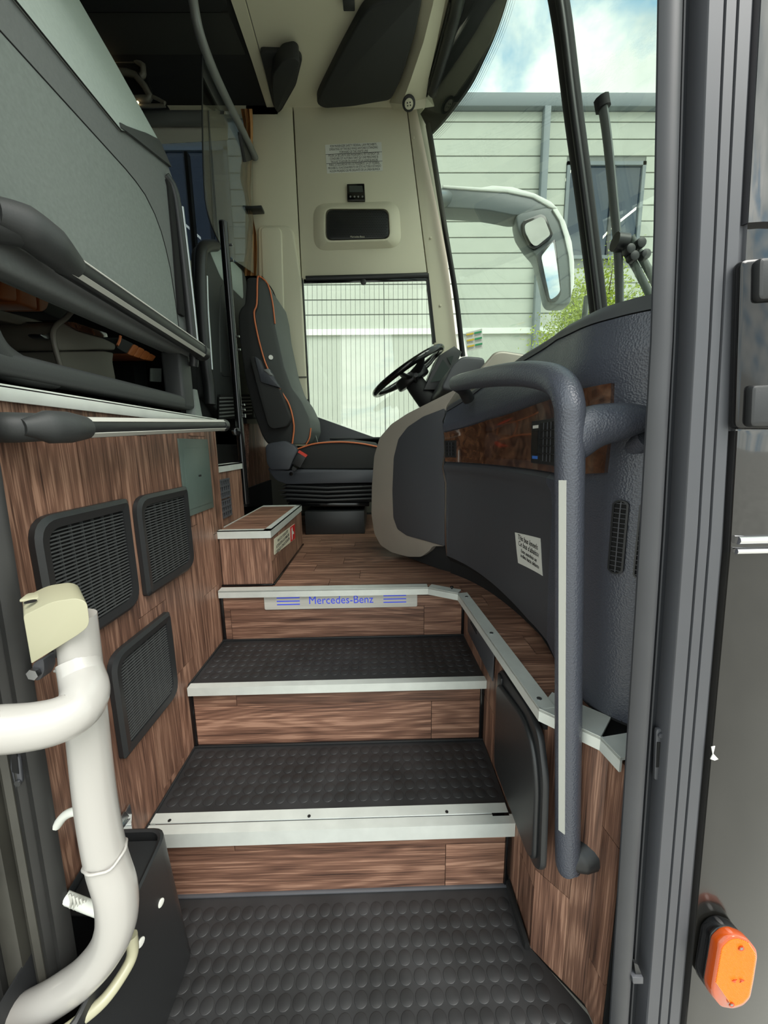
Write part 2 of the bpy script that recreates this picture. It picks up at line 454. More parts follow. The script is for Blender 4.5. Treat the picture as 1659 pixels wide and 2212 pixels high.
# ---- studded rubber mats
def studs(parent, x0, x1, y0, y1, z, clip=None, pitch=0.0308, r=0.0138):
    bm = bmesh.new(); nx = int((x1-x0)/pitch); ny = int((y1-y0)/pitch)
    ox = x0 + ((x1-x0) - (nx-1)*pitch)/2; oy = y0 + ((y1-y0) - (ny-1)*pitch)/2
    S = 16
    for i in range(nx):
        for j in range(ny):
            cx, cy = ox+i*pitch, oy+j*pitch
            if clip and not clip(cx, cy): continue
            rings = []
            for rr, h in ((r, 0.0), (r*0.985, 0.0009), (r*0.94, 0.0012)):
                rings.append([bm.verts.new((cx+rr*math.cos(2*math.pi*k/S), cy+rr*math.sin(2*math.pi*k/S), z+h)) for k in range(S)])
            for A, B in zip(rings, rings[1:]):
                for k in range(S): bm.faces.new((A[k], A[(k+1) % S], B[(k+1) % S], B[k]))
            bm.faces.new(rings[-1])
    o = finish('raised_studs', bm, 'stud_rubber', parent, True, 60)
    return stuff(o)

# right wall of the stairwell: plan line
RW = [V((0.312, 1.315)), V((0.322, 0.665)), V((0.395, 0.575)), V((0.400, 0.535))]
ent = struct(prism('floor_entry', [(XL, 0.40, -0.03), (0.405, 0.40, -0.03), (0.405, 0.47, -0.03), (0.395, 0.56, -0.03), (0.322, 0.665, -0.03), (0.318, YR[0]+.01, -0.03), (XL, YR[0]+.01, -0.03)], (0, 0, 0.03), 'rubber'))
studs(ent, XL+0.01, 0.40, 0.42, YR[0]-0.02, 0.0, lambda x, y: x < (0.31 if y > 0.66 else 0.31+(0.66-y)*0.62))
box('sealant', (XL, YR[0]-0.008, 0), (XR, YR[0]+0.002, 0.006), 'seal_rubber', ent, 0.003)
box('sealant', (0.308, 0.66, 0), (0.318, YR[0], 0.02), 'gap_black', ent, 0.003)

def make_step(k, label):
    y0, y1 = YR[k], YR[k+1]; z0, z1 = (Z0, Z1)[k], (Z1, Z2)[k]
    t = thing('stair_step', label, 'step', (-0.12, y0, z0))
    box('tread_mat', (XL, y0-0.004, z1-0.03), (XR, y1+0.01, z1-0.002), 'rubber', t)
    studs(t, XL+0.012, XR-0.008, y0+0.045 if k == 0 else y0+0.02, y1-0.004, z1-0.002)
    # riser planks
    box('riser_board', (XL, y0+0.006, z0), (XR, y0+0.02, z1-0.02), 'gap_black', t)
    zm = z1-0.072
    for a, c in (((XL+0.012, -0.36), (-0.36, 0.33)) if k == 0 else ((XL+0.012, -0.43), (-0.43, 0.33))):
        plank(t, (a, y0, zm), (min(c, XR-0.012), y0+0.006, z1-0.016), 'x')
    cut = 0.155
    plank(t, (XL+0.012, y0, z0+0.004), (cut, y0+0.006, zm), 'x'); plank(t, (cut, y0, z0+0.004), (XR-0.012, y0+0.006, zm), 'x')
    # aluminium nosing
    lip = 0.036 if k == 0 else 0.024
    bm = bmesh.new()
    add_prism(bm, [(XL+0.006, yy, zz) for yy, zz in ((y0-0.016, z1-lip), (y0-0.012, z1-lip), (y0-0.012, z1-0.002), (y0+0.008, z1-0.002), (y0+0.008, z1+0.002), (y0-0.016, z1+0.002))], (XR-XL-0.002, 0, 0))
    if k == 0:
        add_box(bm, (XL+0.006, y0+0.012, z1-0.002), (XR-0.004, y0+0.038, z1+0.0025))
    n = finish('nosing', bm, 'alu_white', t, False)
    if k == 0:
        for sx in (-0.52, -0.18, 0.16): disc('screw', (sx, y0+0.018, z1+0.0025), (0, 0, 1), 0.004, 0.001, 'ink', n, 10)
        box('groove', (XL+0.02, y0+0.008, z1-0.004), (XR-0.03, y0+0.012, z1+0.001), 'steel', n)
        box('end_cap', (XR-0.045, y0+0.004, z1-0.002), (XR-0.004, y0+0.014, z1+0.0022), 'black_gloss', n)
    box('sealant', (XL, y0-0.004, z0), (XL+0.012, y0+0.008, z1-0.03), 'black_gloss', t, 0.003)
    box('sealant', (XR-0.012, y0-0.004, z0), (XR, y0+0.008, z1-0.03), 'black_gloss', t, 0.003)
    box('sealant', (XL, y1-0.007, z1-0.002), (XR, y1+0.001, z1+0.004), 'black_plastic', t, 0.002)
    box('sealant', (XL, y0, z1-0.002), (XL+0.006, y1, z1+0.003), 'black_plastic', t, 0.002)
    return t
make_step(0, 'lower rubber studded stair step with wide aluminium nosing and wood riser')
make_step(1, 'upper rubber studded stair step with narrow aluminium nosing below the lettered plate')

# ---- cab floor of dark planks, running across
fl = struct(box('floor', (XL-0.3, YR[2]+0.012, Z3-0.06), (0.95, YD, Z3-0.006), 'gap_black'))
box('ledge_base', (0.318, 0.66, Z3-0.05), (0.50, YR[2], Z3-0.006), 'gap_black', fl)
rw = 0.094; y = 0.66; r = 0
while y < 2.75:
    y2 = min(y+rw, 2.78)
    if y < YR[2]-0.02: x0 = (0.298 if y2 < 1.22 else 0.288)+0.02*(1.3-y)
    else: x0 = -0.60
    x1 = 0.50
    if y < YR[2] < y2: y2 = YR[2]
    x = x0; first = True
    while x < x1-0.001:
        ln = (0.24 + 0.30*((r*0.37) % 1)) if first else 0.56
        if x0 > 0.1: ln = (0.05 + 0.1*((r*0.61) % 1)) if first and r % 3 == 2 else 0.4
        e = min(x+ln, x1)
        if x1-e < 0.04: e = x1
        plank(fl, (x, y, Z3-0.006), (e, y2, Z3), 'x'); x = e; first = False
    y = y2; r += 1
prism('plank', [(0.20, YR[2], Z3-0.006), (0.292, 1.262, Z3-0.006), (0.292, YR[2], Z3-0.006)], (0, 0, 0.006), 'wood_x', fl, smooth=False)
# riser below the cab floor
rt = struct(box('wall_riser', (XL, YR[2]+0.006, Z2), (XR, YR[2]+0.03, Z3-0.01), 'gap_black'))
plank(rt, (XL+0.012, YR[2], Z3-0.075), (XR-0.012, YR[2]+0.006, Z3-0.01), 'x')
plank(rt, (XL+0.012, YR[2], Z2+0.002), (XL+0.035, YR[2]+0.006, Z3-0.075), 'x')
plank(rt, (XL+0.035, YR[2], Z2+0.002), (0.165, YR[2]+0.006, Z3-0.075), 'x')
plank(rt, (0.165, YR[2], Z2+0.002), (XR-0.012, YR[2]+0.006, Z3-0.075), 'x')
box('sealant', (XL, YR[2]-0.004, Z2), (XL+0.012, YR[2]+0.008, Z3-0.02), 'black_gloss', rt, 0.003)
box('sealant', (XR-0.012, YR[2]-0.004, Z2), (XR, YR[2]+0.008, Z3-0.02), 'black_gloss', rt, 0.003)
# aluminium edge profile following the stairwell (one trim, five mitred runs)
ed = [V((XL+0.004, YR[2]-0.016)), V((0.176, YR[2]-0.022)), V((0.270, 1.235)), V((0.303, 0.652)), V((0.378, 0.577)), V((0.384, 0.532))]
edge = None
for i in range(len(ed)-1):
    a, c = ed[i], ed[i+1]; d = (c-a).normalized(); n = V((-d.y, d.x))
    if i == 0: n = V((0, 1))
    w = 0.032 if i < 3 else 0.065
    def P3(p, off, z): return (p.x+n.x*off, p.y+n.y*off, z)
    bm = bmesh.new()
    add_prism(bm, [P3(a, 0, Z3+0.002), P3(c, 0, Z3+0.002), P3(c, w, Z3+0.004), P3(a, w, Z3+0.004)], (0, 0, -0.005))
    add_prism(bm, [P3(a, 0, Z3-0.024), P3(c, 0, Z3-0.024), P3(c, 0, Z3+0.003), P3(a, 0, Z3+0.003)], (n.x*0.004, n.y*0.004, 0))
    if edge is None: edge = struct(finish('trim_2', bm, 'alu_white', None, False))
    else: finish('edge_run', bm, 'alu_white', edge, False)
for q in [(0.292, 1.20), (0.300, 0.95), (0.315, 0.68), (0.342, 0.640)]:
    disc('screw', (q[0], q[1], Z3+0.003), (0, 0, 1), 0.005, 0.0012, 'steel', edge, 12)

# ---- right wall of the stairwell
wr = struct(prism('wall_right', [(RW[0].x+.008, RW[0].y, -0.02), (RW[1].x+.008, RW[1].y+.004, -0.02), (RW[2].x+.008, RW[2].y+.004, -0.02), (RW[3].x+.008, RW[3].y, -0.02), (0.50, 0.535, -0.02), (0.50, 1.315, -0.02)], (0, 0, Z3-0.012), 'gap_black', smooth=False))
def wall_planks(a, c, cuts, ztop=Z3-0.02):
    d = (c-a); n = V((-d.y, d.x)).normalized()
    if n.x < 0: n = -n
    for i in range(len(cuts)-1):
        s, e, zs = cuts[i][0], cuts[i+1][0], cuts[i][1]
        p, q = a+d*(s+0.003), a+d*(e-0.003)
        lv = [0.0]+zs+[ztop]
        for z0, z1 in zip(lv, lv[1:]):
            prism('plank', [(p.x, p.y, z0+.0008), (q.x, q.y, z0+.0008), (q.x, q.y, z1-.0008), (p.x, p.y, z1-.0008)], (n.x*0.006, n.y*0.006, 0), 'wood_z', wr, smooth=False)
wall_planks(RW[0], RW[1], [(0, [0.3]), (0.18, []), (0.36, [0.35]), (0.55, [0.26]), (0.72, []), (0.88, [0.16]), (1.0, [])])
wall_planks(RW[1], RW[2], [(0, [0.21]), (0.62, [0.33]), (1.0, [])])
wall_planks(RW[2], RW[3], [(0, [0.12, 0.42]), (1.0, [])])
# grey plate with a round-hole speaker pattern, high on that wall
sp = tag(box('wall_plate', (0.3085, 0.955, 0.455), (0.3125, 1.245, 0.568), 'frame_plate', None, 0.001), 'grey metal plate with small slots under the aluminium floor edge', 'plate')
for i in range(7):
    for j in range(5):
        box('slot', (0.3075, 1.125+i*0.012, 0.505+j*0.009), (0.3087, 1.133+i*0.012, 0.510+j*0.009), 'gap_black', sp)

# black moulded pocket on that wall
pk = thing('storage_pocket', 'black moulded plastic storage pocket on the right stairwell wall', 'pocket', (0.31, 0.74, 0.26))
pts = [(0.300, 0.885, 0.53), (0.300, 0.86, 0.55), (0.300, 0.70, 0.565), (0.300, 0.645, 0.55), (0.300, 0.612, 0.48), (0.300, 0.600, 0.29), (0.300, 0.63, 0.262), (0.300, 0.86, 0.262), (0.300, 0.885, 0.285)]
prism('pocket_frame', roundpoly(pts, 0.02), (0.014, 0, 0), 'black_plastic', pk, 0.004)
pts = [(0.290, 0.868, 0.515), (0.290, 0.70, 0.545), (0.290, 0.645, 0.52), (0.290, 0.62, 0.46), (0.290, 0.612, 0.30), (0.290, 0.64, 0.278), (0.290, 0.865, 0.278)]
prism('pocket_body', roundpoly(pts, 0.03), (0.012, 0, 0), 'black_plastic', pk, 0.008, 3)
box('pocket_lip', (0.294, 0.845, 0.50), (0.301, 0.872, 0.535), 'black_plastic', pk, 0.003)

# lettered sill plate
pl = thing('sill_plate', 'brushed metal plate with blue lettering and stripes on the top riser', 'plate', (-0.1, YR[2], 0.53))
yp = YR[2]-0.002
a = aY(572, 1296, yp); c = aY(901, 1330, yp)
x0, x1 = aY(572, 1310, yp).x, aY(901, 1310, yp).x
zt, zb = Z3-0.018, Z3-0.076
prism('plate', roundpoly([(x0, yp, zb), (x1, yp, zb), (x1, yp, zt), (x0, yp, zt)], [0.006, 0.006, 0, 0]), (0, -0.003, 0), 'brushed_plate', pl, smooth=False)
zm = (zt+zb)/2+0.002
for sx in (x0+0.045, x1-0.122):
    for k in (-1, 0, 1): box('stripe', (sx, yp-0.0036, zm-0.0018+k*0.0125), (sx+0.082, yp-0.003, zm+0.0018+k*0.0125), 'blue_lit', pl)
text('lettering', 'Mercedes-Benz', ((x0+x1)/2, yp-0.0034, zm), (1, 0, 0), (0, 0, 1), 0.042, 'blue_lit', pl, width=0.230)

# ================================================================== LEFT SIDE
# three louvred speaker grilles
def grille(y0, y1, z0, z1, label):
    t = thing('vent_grille', label, 'grille', (XL, (y0+y1)/2, z0), 'black louvred grilles on the wood wall')
    x = XL+0.001; w, h = y1-y0, z1-z0
    outer = roundpoly([(x, y0, z0), (x, y1, z0), (x, y1, z1), (x, y0, z1)], [0.012, 0.045, 0.012, 0.045], 6)
    m = 0.024
    inner = roundpoly([(x, y0+m, z0+m), (x, y1-m, z0+m), (x, y1-m, z1-m), (x, y0+m, z1-m)], [0.006, 0.03, 0.006, 0.03], 6)
    bm = bmesh.new(); n = len(outer); d = V((0.016, 0, 0)); mid = [o.lerp(i, 0.35)+d for o, i in zip(outer, inner)]; top = [i+V((0.013, 0, 0)) for i in inner]
    loops = [[bm.verts.new(p) for p in L] for L in (outer, [o+V((0.010, 0, 0)) for o in outer], mid, top, [i+V((0.001, 0, 0)) for i in inner])]
    for A, B in zip(loops, loops[1:]):
        for k in range(n): bm.faces.new((A[k], A[(k+1) % n], B[(k+1) % n], B[k]))
    finish('frame', bm, 'black_plastic', t, True, 30)
    prism('backing', [p+V((0.0005, 0, 0)) for p in inner], (0.001, 0, 0), 'gap_black', t, smooth=False)
    def span(z):                      # y-extent of the opening at height z
        ys = []
        for k in range(n):
            p, q = inner[k], inner[(k+1) % n]
            if (p.z-z)*(q.z-z) <= 0 and abs(p.z-q.z) > 1e-9: ys.append(p.y+(q.y-p.y)*(z-p.z)/(q.z-p.z))
        return (min(ys), max(ys)) if len(ys) >= 2 else None
    bm = bmesh.new(); z = z0+m+0.003
    while z < z1-m-0.002:
        s = span(z)
        if s: add_prism(bm, [(x+0.0075, s[0], z), (x+0.0105, s[0], z-0.0010), (x+0.0105, s[0], z+0.0008), (x+0.0075, s[0], z+0.0014)], (0, s[1]-s[0], 0))
        z += 0.0068
    stuff(finish('louvre', bm, 'louvre_lit', t, False))
    for k in range(1, 7):
        yy = y0+m+(w-2*m)*k/7
        box('rib', (x+0.003, yy-0.001, z0+m+0.002+(0.012 if k > 5 else 0)), (x+0.008, yy+0.001, z1-m-0.002-(0.012 if k < 2 else 0)), 'louvre_lit', t)
    return t
grille(0.620, 0.866, 0.742, 0.990, 'large black louvred grille nearest the door, partly behind the cream bracket')
grille(0.892, 1.138, 0.744, 0.988, 'black louvred grille touching the grey-green fuse box cover')
grille(0.742, 0.977, 0.430, 0.672, 'lowest black louvred grille on the wood wall, beside the stairs')

gb = thing('fuse_cover', 'grey-green metal cover with a small key slot on the wood wall', 'cover', (XL, 1.23, 0.895))
box('cover_plate', (XL, 1.133, 0.895), (XL+0.005, 1.327, 1.126), 'green_grey', gb, 0.001)
box('hatch', (XL+0.0045, 1.150, 0.915), (XL+0.0065, 1.322, 1.098), 'green_grey', gb, 0.0008)
box('key_slot', (XL+0.006, 1.232, 1.008), (XL+0.0072, 1.250, 1.014), 'gap_black', gb)

# straight grab rail on the wood wall
def rail(label, pts, r, cap_pts, cap_r, ry, mount, tail, up=(0, 0, 1)):
    t = thing('grab_rail', label, 'handrail', pts[0])
    tube('rail_bar', pts, r, 'black_plastic', t, 16)
    a, c = V(pts[0]), V(pts[-1]); d = (c-a).normalized()
    out = V((1, 0, 0)); side = d.cross(out).normalized()
    for s in (1, -1):
        q = (out*0.72 + side*s*0.70).normalized()
        p = q*(r*0.99); wv = q.cross(d).normalized()*0.0052
        prism('light_strip', [a+p-wv, a+p+wv, c+p+wv, c+p-wv], q*0.0016, 'strip_white', t, smooth=False)
    tube('end_grip', cap_pts, cap_r, 'panel_dark', t, 18, 5, ry=ry, up=up)
    tube('mount', mount[0], mount[1], 'panel_dark', t, 14, 4)
    tube('end_collar', tail, r*1.12, 'black_plastic', t, 16)
    return t
rail('black grab rail with two pale strips fixed across the wood wall', [(-0.522, 0.70, 1.137), (-0.522, 1.345, 1.173)], 0.019,
     [(-0.528, 0.598, 1.133), (-0.52, 0.635, 1.135), (-0.518, 0.67, 1.136), (-0.521, 0.712, 1.1375)], [0.010, 0.023, 0.026, 0.0205], [0.012, 0.026, 0.026, 0.0205],
     ([(-0.572, 0.598, 1.133), (-0.548, 0.602, 1.133), (-0.525, 0.64, 1.135)], [0.022, 0.023, 0.022]),
     [(-0.522, 1.335, 1.1725), (-0.522, 1.365, 1.174)])

# ---- front modesty panel of the door-side seats (profile leans back above the grab bar)
PROF = [(1.222, -0.612), (1.40, -0.600), (1.68, -0.593), (1.846, -0.592), (1.92, -0.606), (1.993, -0.634), (2.20, -0.742), (2.344, -0.820), (2.60, -0.965)]
def px_of(z):
    for (za, xa), (zb_, xb) in zip(PROF, PROF[1:]):
        if z <= zb_: return xa+(xb-xa)*(z-za)/(zb_-za)
    return PROF[-1][1]
mp = thing('modesty_panel', 'tall grey padded panel in front of the door-side passenger seats', 'panel', (-0.63, 0.95, ZP))
def surf(ys, zs, lift=0.0, nx=8):
    rows = []
    for z in zs:
        y0, y1 = ys(z)
        s = (px_of(z+0.01)-px_of(z-0.01))/0.02; nrm = V((1, 0, -s)).normalized()
        rows.append([V((px_of(z), y0+(y1-y0)*k/nx, z)) + nrm*lift for k in range(nx+1)])
    return rows
def zr(a, b, n): return [a+(b-a)*i/n for i in range(n+1)]
FARY = 1.335
sheet('panel_body', surf(lambda z: (0.46, FARY), zr(1.392, 2.60, 40)), (-0.055, 0, 0), 'panel_band', mp)
FLD = [(1.40, 1.268), (1.445, 1.266), (1.53, 1.255), (1.615, 1.239), (1.66, 1.222), (1.695, 1.204), (1.725, 1.178), (1.749, 1.139), (1.757, 1.10), (1.760, 1.06)]
def fld(z):
    for (za, ya), (zb_, yb) in zip(FLD, FLD[1:]):
        if z <= zb_: return ya+(yb-ya)*(z-za)/(zb_-za)
    return FLD[-1][1]
sheet('padded_field', surf(lambda z: (0.46, fld(z)), [p[0] for p in FLD], 0.0035), (-0.02, 0, 0), 'panel_grey', mp)
# upper cover with its upward-facing brightness painted in, and its dark end piece
def snap(y, z, lift):
    s = (px_of(z+0.01)-px_of(z-0.01))/0.02; nrm = V((1, 0, -s)).normalized()
    return V((px_of(z), y, z)) + nrm*lift
def cz(y): return 1.838 if y < 1.06 else 1.838+(y-1.06)*0.56
YC = zr(0.46, 1.06, 6)+zr(1.085, FARY+0.002, 10)
sheet('upper_cover', [[snap(y, cz(y)+(2.60-cz(y))*t, 0.006) for y in YC] for t in zr(0, 1, 30)], (-0.04, 0, 0), 'panel_light', mp, 60)
rows = []
for t in zr(0, 1, 6):
    rows.append([snap(y, (1.842+(y-1.06)*0.33)+(cz(y)+0.012-(1.842+(y-1.06)*0.33))*t, 0.0085) for y in zr(1.055, FARY+0.003, 10)])
sheet('end_piece', rows, (-0.03, 0, 0), 'panel_dark', mp)
tube('seam', [snap(y, z, 0.0035) for z, y in FLD]+[snap(0.46, 1.760, 0.0035)], 0.0016, 'gap_black', mp, 6)
tube('seam', [snap(y, cz(y), 0.0045) for y in YC], 0.0018, 'gap_black', mp, 6)
# bottom rail, end post and swept near corner around the slot
box('bottom_rail', (-0.665, 0.62, 1.222), (-0.600, FARY, 1.262), 'panel_dark', mp, 0.014, 4)
box('end_post', (-0.660, 1.262, 1.225), (-0.599, FARY, 1.395), 'panel_dark', mp, 0.01, 3)
tube('near_corner', [(-0.632, 0.80, 1.238), (-0.632, 0.72, 1.242), (-0.632, 0.67, 1.262), (-0.632, 0.645, 1.31), (-0.632, 0.60, 1.39)], [0.022, 0.027, 0.034, 0.036, 0.036], 'panel_dark', mp, 14, 5)
box('slot_shelf', (-0.645, 0.46, 1.386), (-0.592, FARY-0.01, 1.44), 'panel_band', mp, 0.012, 3)
sheet('foot_bracket', [[(-0.597, 1.325, 1.205), (-0.597, 1.375, 1.205)], [(-0.597, 1.335, 1.29), (-0.597, 1.355, 1.29)]], (-0.03, 0, 0), 'panel_grey', mp)
# upright handle in the far edge
box('handle_recess', (-0.602, 1.268, 1.50), (-0.586, 1.300, 1.865), 'gap_black', mp, 0.006)
tube('upright_handle', [(-0.600, 1.283, 1.88), (-0.590, 1.300, 1.86), (-0.585, 1.308, 1.80), (-0.583, 1.316, 1.60), (-0.583, 1.322, 1.40), (-0.588, 1.325, 1.36)], 0.0135, 'black_plastic', mp, 14, 5)
tube('handle_inlay', [(-0.5755, 1.3215, 1.82), (-0.5725, 1.329, 1.60), (-0.5725, 1.335, 1.40)], 0.0045, 'steel', mp, 8, 3)
# slanting grab bar across it
rail('thick grab bar with pale strips and leather grip along the grey panel', [(-0.560, 0.775, 1.433), (-0.560, 1.315, 1.405)], 0.023,
     [(-0.566, 0.655, 1.452), (-0.556, 0.695, 1.452), (-0.552, 0.735, 1.445), (-0.558, 0.79, 1.434)], [0.018, 0.032, 0.034, 0.025], [0.022, 0.033, 0.033, 0.025],
     ([(-0.62, 0.655, 1.44), (-0.59, 0.66, 1.445), (-0.562, 0.69, 1.45)], [0.03, 0.032, 0.03]),
     [(-0.560, 1.31, 1.405), (-0.560, 1.338, 1.404)])

# ---- passenger seats glimpsed through the slot
def vz(x, y): return (x*440/1659.0, 560+y*440/1659.0)
def slab(name, pts, x, dx, mat, parent, b=0.006, r=0.01):
    return prism(name, roundpoly([aX(*vz(*p), x) for p in pts], r, 3), (dx, 0, 0), mat, parent, b, 3)
t = thing('passenger_bench', 'orange quilted bench cushion at the left end of the slot', 'seat', aX(*vz(150, 480), -0.86))
for pts in (((-160, 60), (-10, 100), (-5, 320), (-160, 300)), ((-5, 105), (132, 165), (146, 352), (-2, 322)), ((137, 170), (300, 252), (316, 424), (150, 355)), ((305, 258), (412, 312), (385, 405), (345, 428), (320, 420))): slab('quilt_pad', pts, -0.86, -0.40, 'orange_leather', t, 0.012)
slab('side_bolster', ((400, 320), (600, 412), (525, 500), (470, 480), (345, 430)), -0.865, -0.40, 'seat_fabric', t)
slab('seat_frame', ((-160, 370), (0, 410), (400, 520), (375, 585), (-160, 460)), -0.85, -0.30, 'armrest_grey', t)
slab('seat_leg', ((-60, 480), (60, 500), (60, 900), (-60, 900)), -0.95, -0.1, 'black_plastic', t)
t = thing('passenger_bench', 'orange quilted bench cushion at the right end of the slot', 'seat', aX(*vz(1150, 900), -1.02))
for pts in (((1092, 690), (1135, 712), (1085, 790), (1040, 772)), ((1137, 713), (1182, 738), (1135, 806), (1088, 790)), ((1184, 740), (1226, 764), (1185, 820), (1138, 806)), ((1228, 766), (1272, 792), (1245, 830), (1188, 820))): slab('quilt_pad', pts, -1.02, -0.35, 'orange_leather', t, 0.01)
slab('side_bolster', ((978, 635), (1092, 690), (1040, 772), (950, 720)), -1.025, -0.35, 'seat_fabric', t)
tube('piping', [aX(*vz(*p), -1.018) for p in ((980, 625), (972, 665), (955, 702))], 0.005, 'orange_piping', t, 6, 2)
q = aX(*vz(1130, 815), -1.1)
box('seat_leg', (-1.2, q.y-0.05, 1.02), (-1.1, q.y+0.05, q.z), 'black_plastic', t)
t1 = t
ar = thing('armrest_console', 'grey armrest console with wood inlay between the passenger seats', 'armrest', aX(*vz(700, 900), -0.76))
slab('console_top', ((445, 545), (512, 512), (640, 585), (840, 640), (945, 692), (942, 742), (800, 736), (480, 748), (430, 650)), -0.76, -0.18, 'armrest_grey', ar, 0.008)
slab('console_base', ((478, 752), (850, 746), (930, 762), (918, 830), (948, 985), (890, 985), (488, 870)), -0.765, -0.16, 'armrest_grey', ar, 0.008)
slab('wood_inlay', ((518, 507), (600, 512), (870, 602), (880, 634), (840, 636), (640, 580)), -0.757, -0.10, 'burl', ar, 0.001, 0.003)
tube('frame_tube', [aX(*vz(*p), -0.745) for p in ((590, 415), (535, 480), (470, 530), (435, 590), (440, 680), (465, 780), (492, 870))], 0.006, 'armrest_grey', ar, 8, 4)
slab('hinge', ((320, 610), (420, 610), (430, 655), (370, 650)), -0.75, -0.03, 'steel', ar, 0.002)
slab('socket_plate', ((1238, 888), (1316, 890), (1316, 1000), (1236, 995)), -1.09, -0.01, 'panel_light', t1, 0.001, 0.003)
# ================================================================== DASHBOARD
PATH = catmull([V((x, y, 0)) for x, y in ((0.225, 1.49), (0.268, 1.438), (0.325, 1.34), (0.366, 1.22), (0.392, 1.08), (0.404, 0.95), (0.404, 0.86), (0.397, 0.79), (0.391, 0.735), (0.393, 0.69), (0.407, 0.647), (0.437, 0.608), (0.485, 0.575), (0.54, 0.56))], 8)
LEN = [0.0]
for a, c in zip(PATH, PATH[1:]): LEN.append(LEN[-1]+(c-a).length)
def path_at(s):
    s = max(0.0, min(LEN[-1], s)); i = 0
    while i < len(LEN)-2 and LEN[i+1] < s: i += 1
    t = (s-LEN[i])/(LEN[i+1]-LEN[i]); p = PATH[i].lerp(PATH[i+1], t)
    d0 = (PATH[min(i+1, len(PATH)-1)]-PATH[max(i-1, 0)]).normalized(); d1 = (PATH[min(i+2, len(PATH)-1)]-PATH[i]).normalized()
    d = d0.lerp(d1, t).normalized(); n = V((d.y, -d.x, 0))
    if n.x > 0 and n.y > 0: n = -n
    return p, d, V((d.y, -d.x, 0))
def s_of_y(y):
    for i in range(len(PATH)):
        if PATH[i].y <= y: return LEN[i]
    return LEN[-1]
S0 = s_of_y(1.439)
def interp(tab, v):
    if v <= tab[0][0]: return tab[0][1]
    for (a, fa), (b, fb) in zip(tab, tab[1:]):
        if v <= b: return fa+(fb-fa)*(v-a)/(b-a)
    return tab[-1][1]
def ztop(s): return interp([(S0, 1.243), (S0+0.18, 1.30), (S0+0.40, 1.335), (S0+0.60, 1.345), (S0+0.80, 1.325), (S0+1.0, 1.315)], s)
def zwood(s): return interp([(S0, 1.135), (S0+0.25, 1.165), (S0+0.55, 1.185), (S0+0.85, 1.19)], s)
def dash_off(s, z):
    zt = ztop(s); zw = zwood(s)
    lowz = interp([(S0, 0.668), (S0+0.5, 0.625), (S0+0.8, 0.60)], s)
    tab = [(0.59, -0.022), (lowz-0.004, -0.022), (lowz+0.004, 0.0), (0.80, 0.006), (0.95, 0.006), (0.99, 0.012), (1.012, 0.024), (1.026, 0.024), (1.034, 0.012), (zw, 0.016), (zw+0.010, 0.026), (zw+0.03, 0.030), (zt-0.045, 0.018), (zt-0.012, 0.006), (zt, -0.012)]
    o = interp(tab, z); f = interp([(S0+0.66, 0.0), (S0+0.82, 1.0)], s)
    soft = interp([(0.59, 0.0), (0.66, 0.004), (0.80, 0.012), (0.98, 0.016), (1.10, 0.010), (1.17, 0.012), (1.24, 0.020), (zt-0.03, 0.014), (zt, -0.012)], z)
    return o*(1-f)+soft*f
def D(s, z, lift=0.0):
    p, d, n = path_at(s)
    q = p + n*(-1)*0 
    nn = n if n.dot(V((-1, -0.6, 0))) > 0 else -n
    return V((p.x, p.y, z)) + nn*(dash_off(s, z)+lift)
def dash_sheet(name, s0, s1, zf0, zf1, ns, nz, lift, mat, parent, thick=0.03):
    rows = []; back = []
    for j in range(nz+1):
        r = []; b = []
        for i in range(ns+1):
            s = s0+(s1-s0)*i/ns; z = zf0(s)+(zf1(s)-zf0(s))*j/nz
            r.append(D(s, z, lift)); b.append(D(s, z, lift-thick))
        rows.append(r); back.append(b)
    return sheet(name, rows, back, mat, parent)
SE = LEN[-1]
da = thing('dashboard', 'black moulded dashboard sweeping from the driver console to the door', 'dashboard', (0.42, 0.95, Z3))
k = lambda v: (lambda s: v)
SN = s_of_y(0.86)                         # beyond this the surface is grained leather
dash_sheet('kick_panel', S0, SE, k(Z3), lambda s: interp([(S0, 0.668), (S0+0.5, 0.625), (S0+0.8, 0.60)], s)+0.004, 50, 3, 0.0, 'black_matte', da)
dash_sheet('lower_panel', S0, SN, lambda s: interp([(S0, 0.668), (S0+0.5, 0.625)], s)+0.004, k(1.034), 40, 34, 0.0, 'dash_smooth', da)
dash_sheet('side_panel', SN, SE, lambda s: interp([(SN, 0.63), (SN+0.12, 0.602)], s), k(1.034), 40, 34, 0.0, 'dash_leather', da)
dash_sheet('middle_panel', S0, SE, k(1.034), zwood, 60, 4, 0.0, 'dash_leather', da)
dash_sheet('upper_panel', S0, SE, zwood, lambda s: ztop(s)-0.030, 70, 18, 0.0, 'dash_leather', da)
dash_sheet('top_cap', S0, SE, lambda s: ztop(s)-0.028, ztop, 70, 6, 0.003, 'dash_smooth', da)
dash_sheet('seam_bead', S0-0.004, S0+0.004, k(0.67), k(1.24), 2, 10, 0.004, 'steel', da)
# dashboard top running forward to the windscreen
top = []; back = []
for i in range(41):
    s = S0+(SE-S0)*i/40; p = D(s, ztop(s), 0)
    top.append([p, V((p.x+0.06, p.y+0.01, p.z+0.006)), V((max(p.x+0.1, 0.95), max(p.y, 0.52)+(1.75-p.y)*0.35, p.z-0.02))])
sheet('shelf', top, (0, 0, -0.03), 'dash_smooth', da)

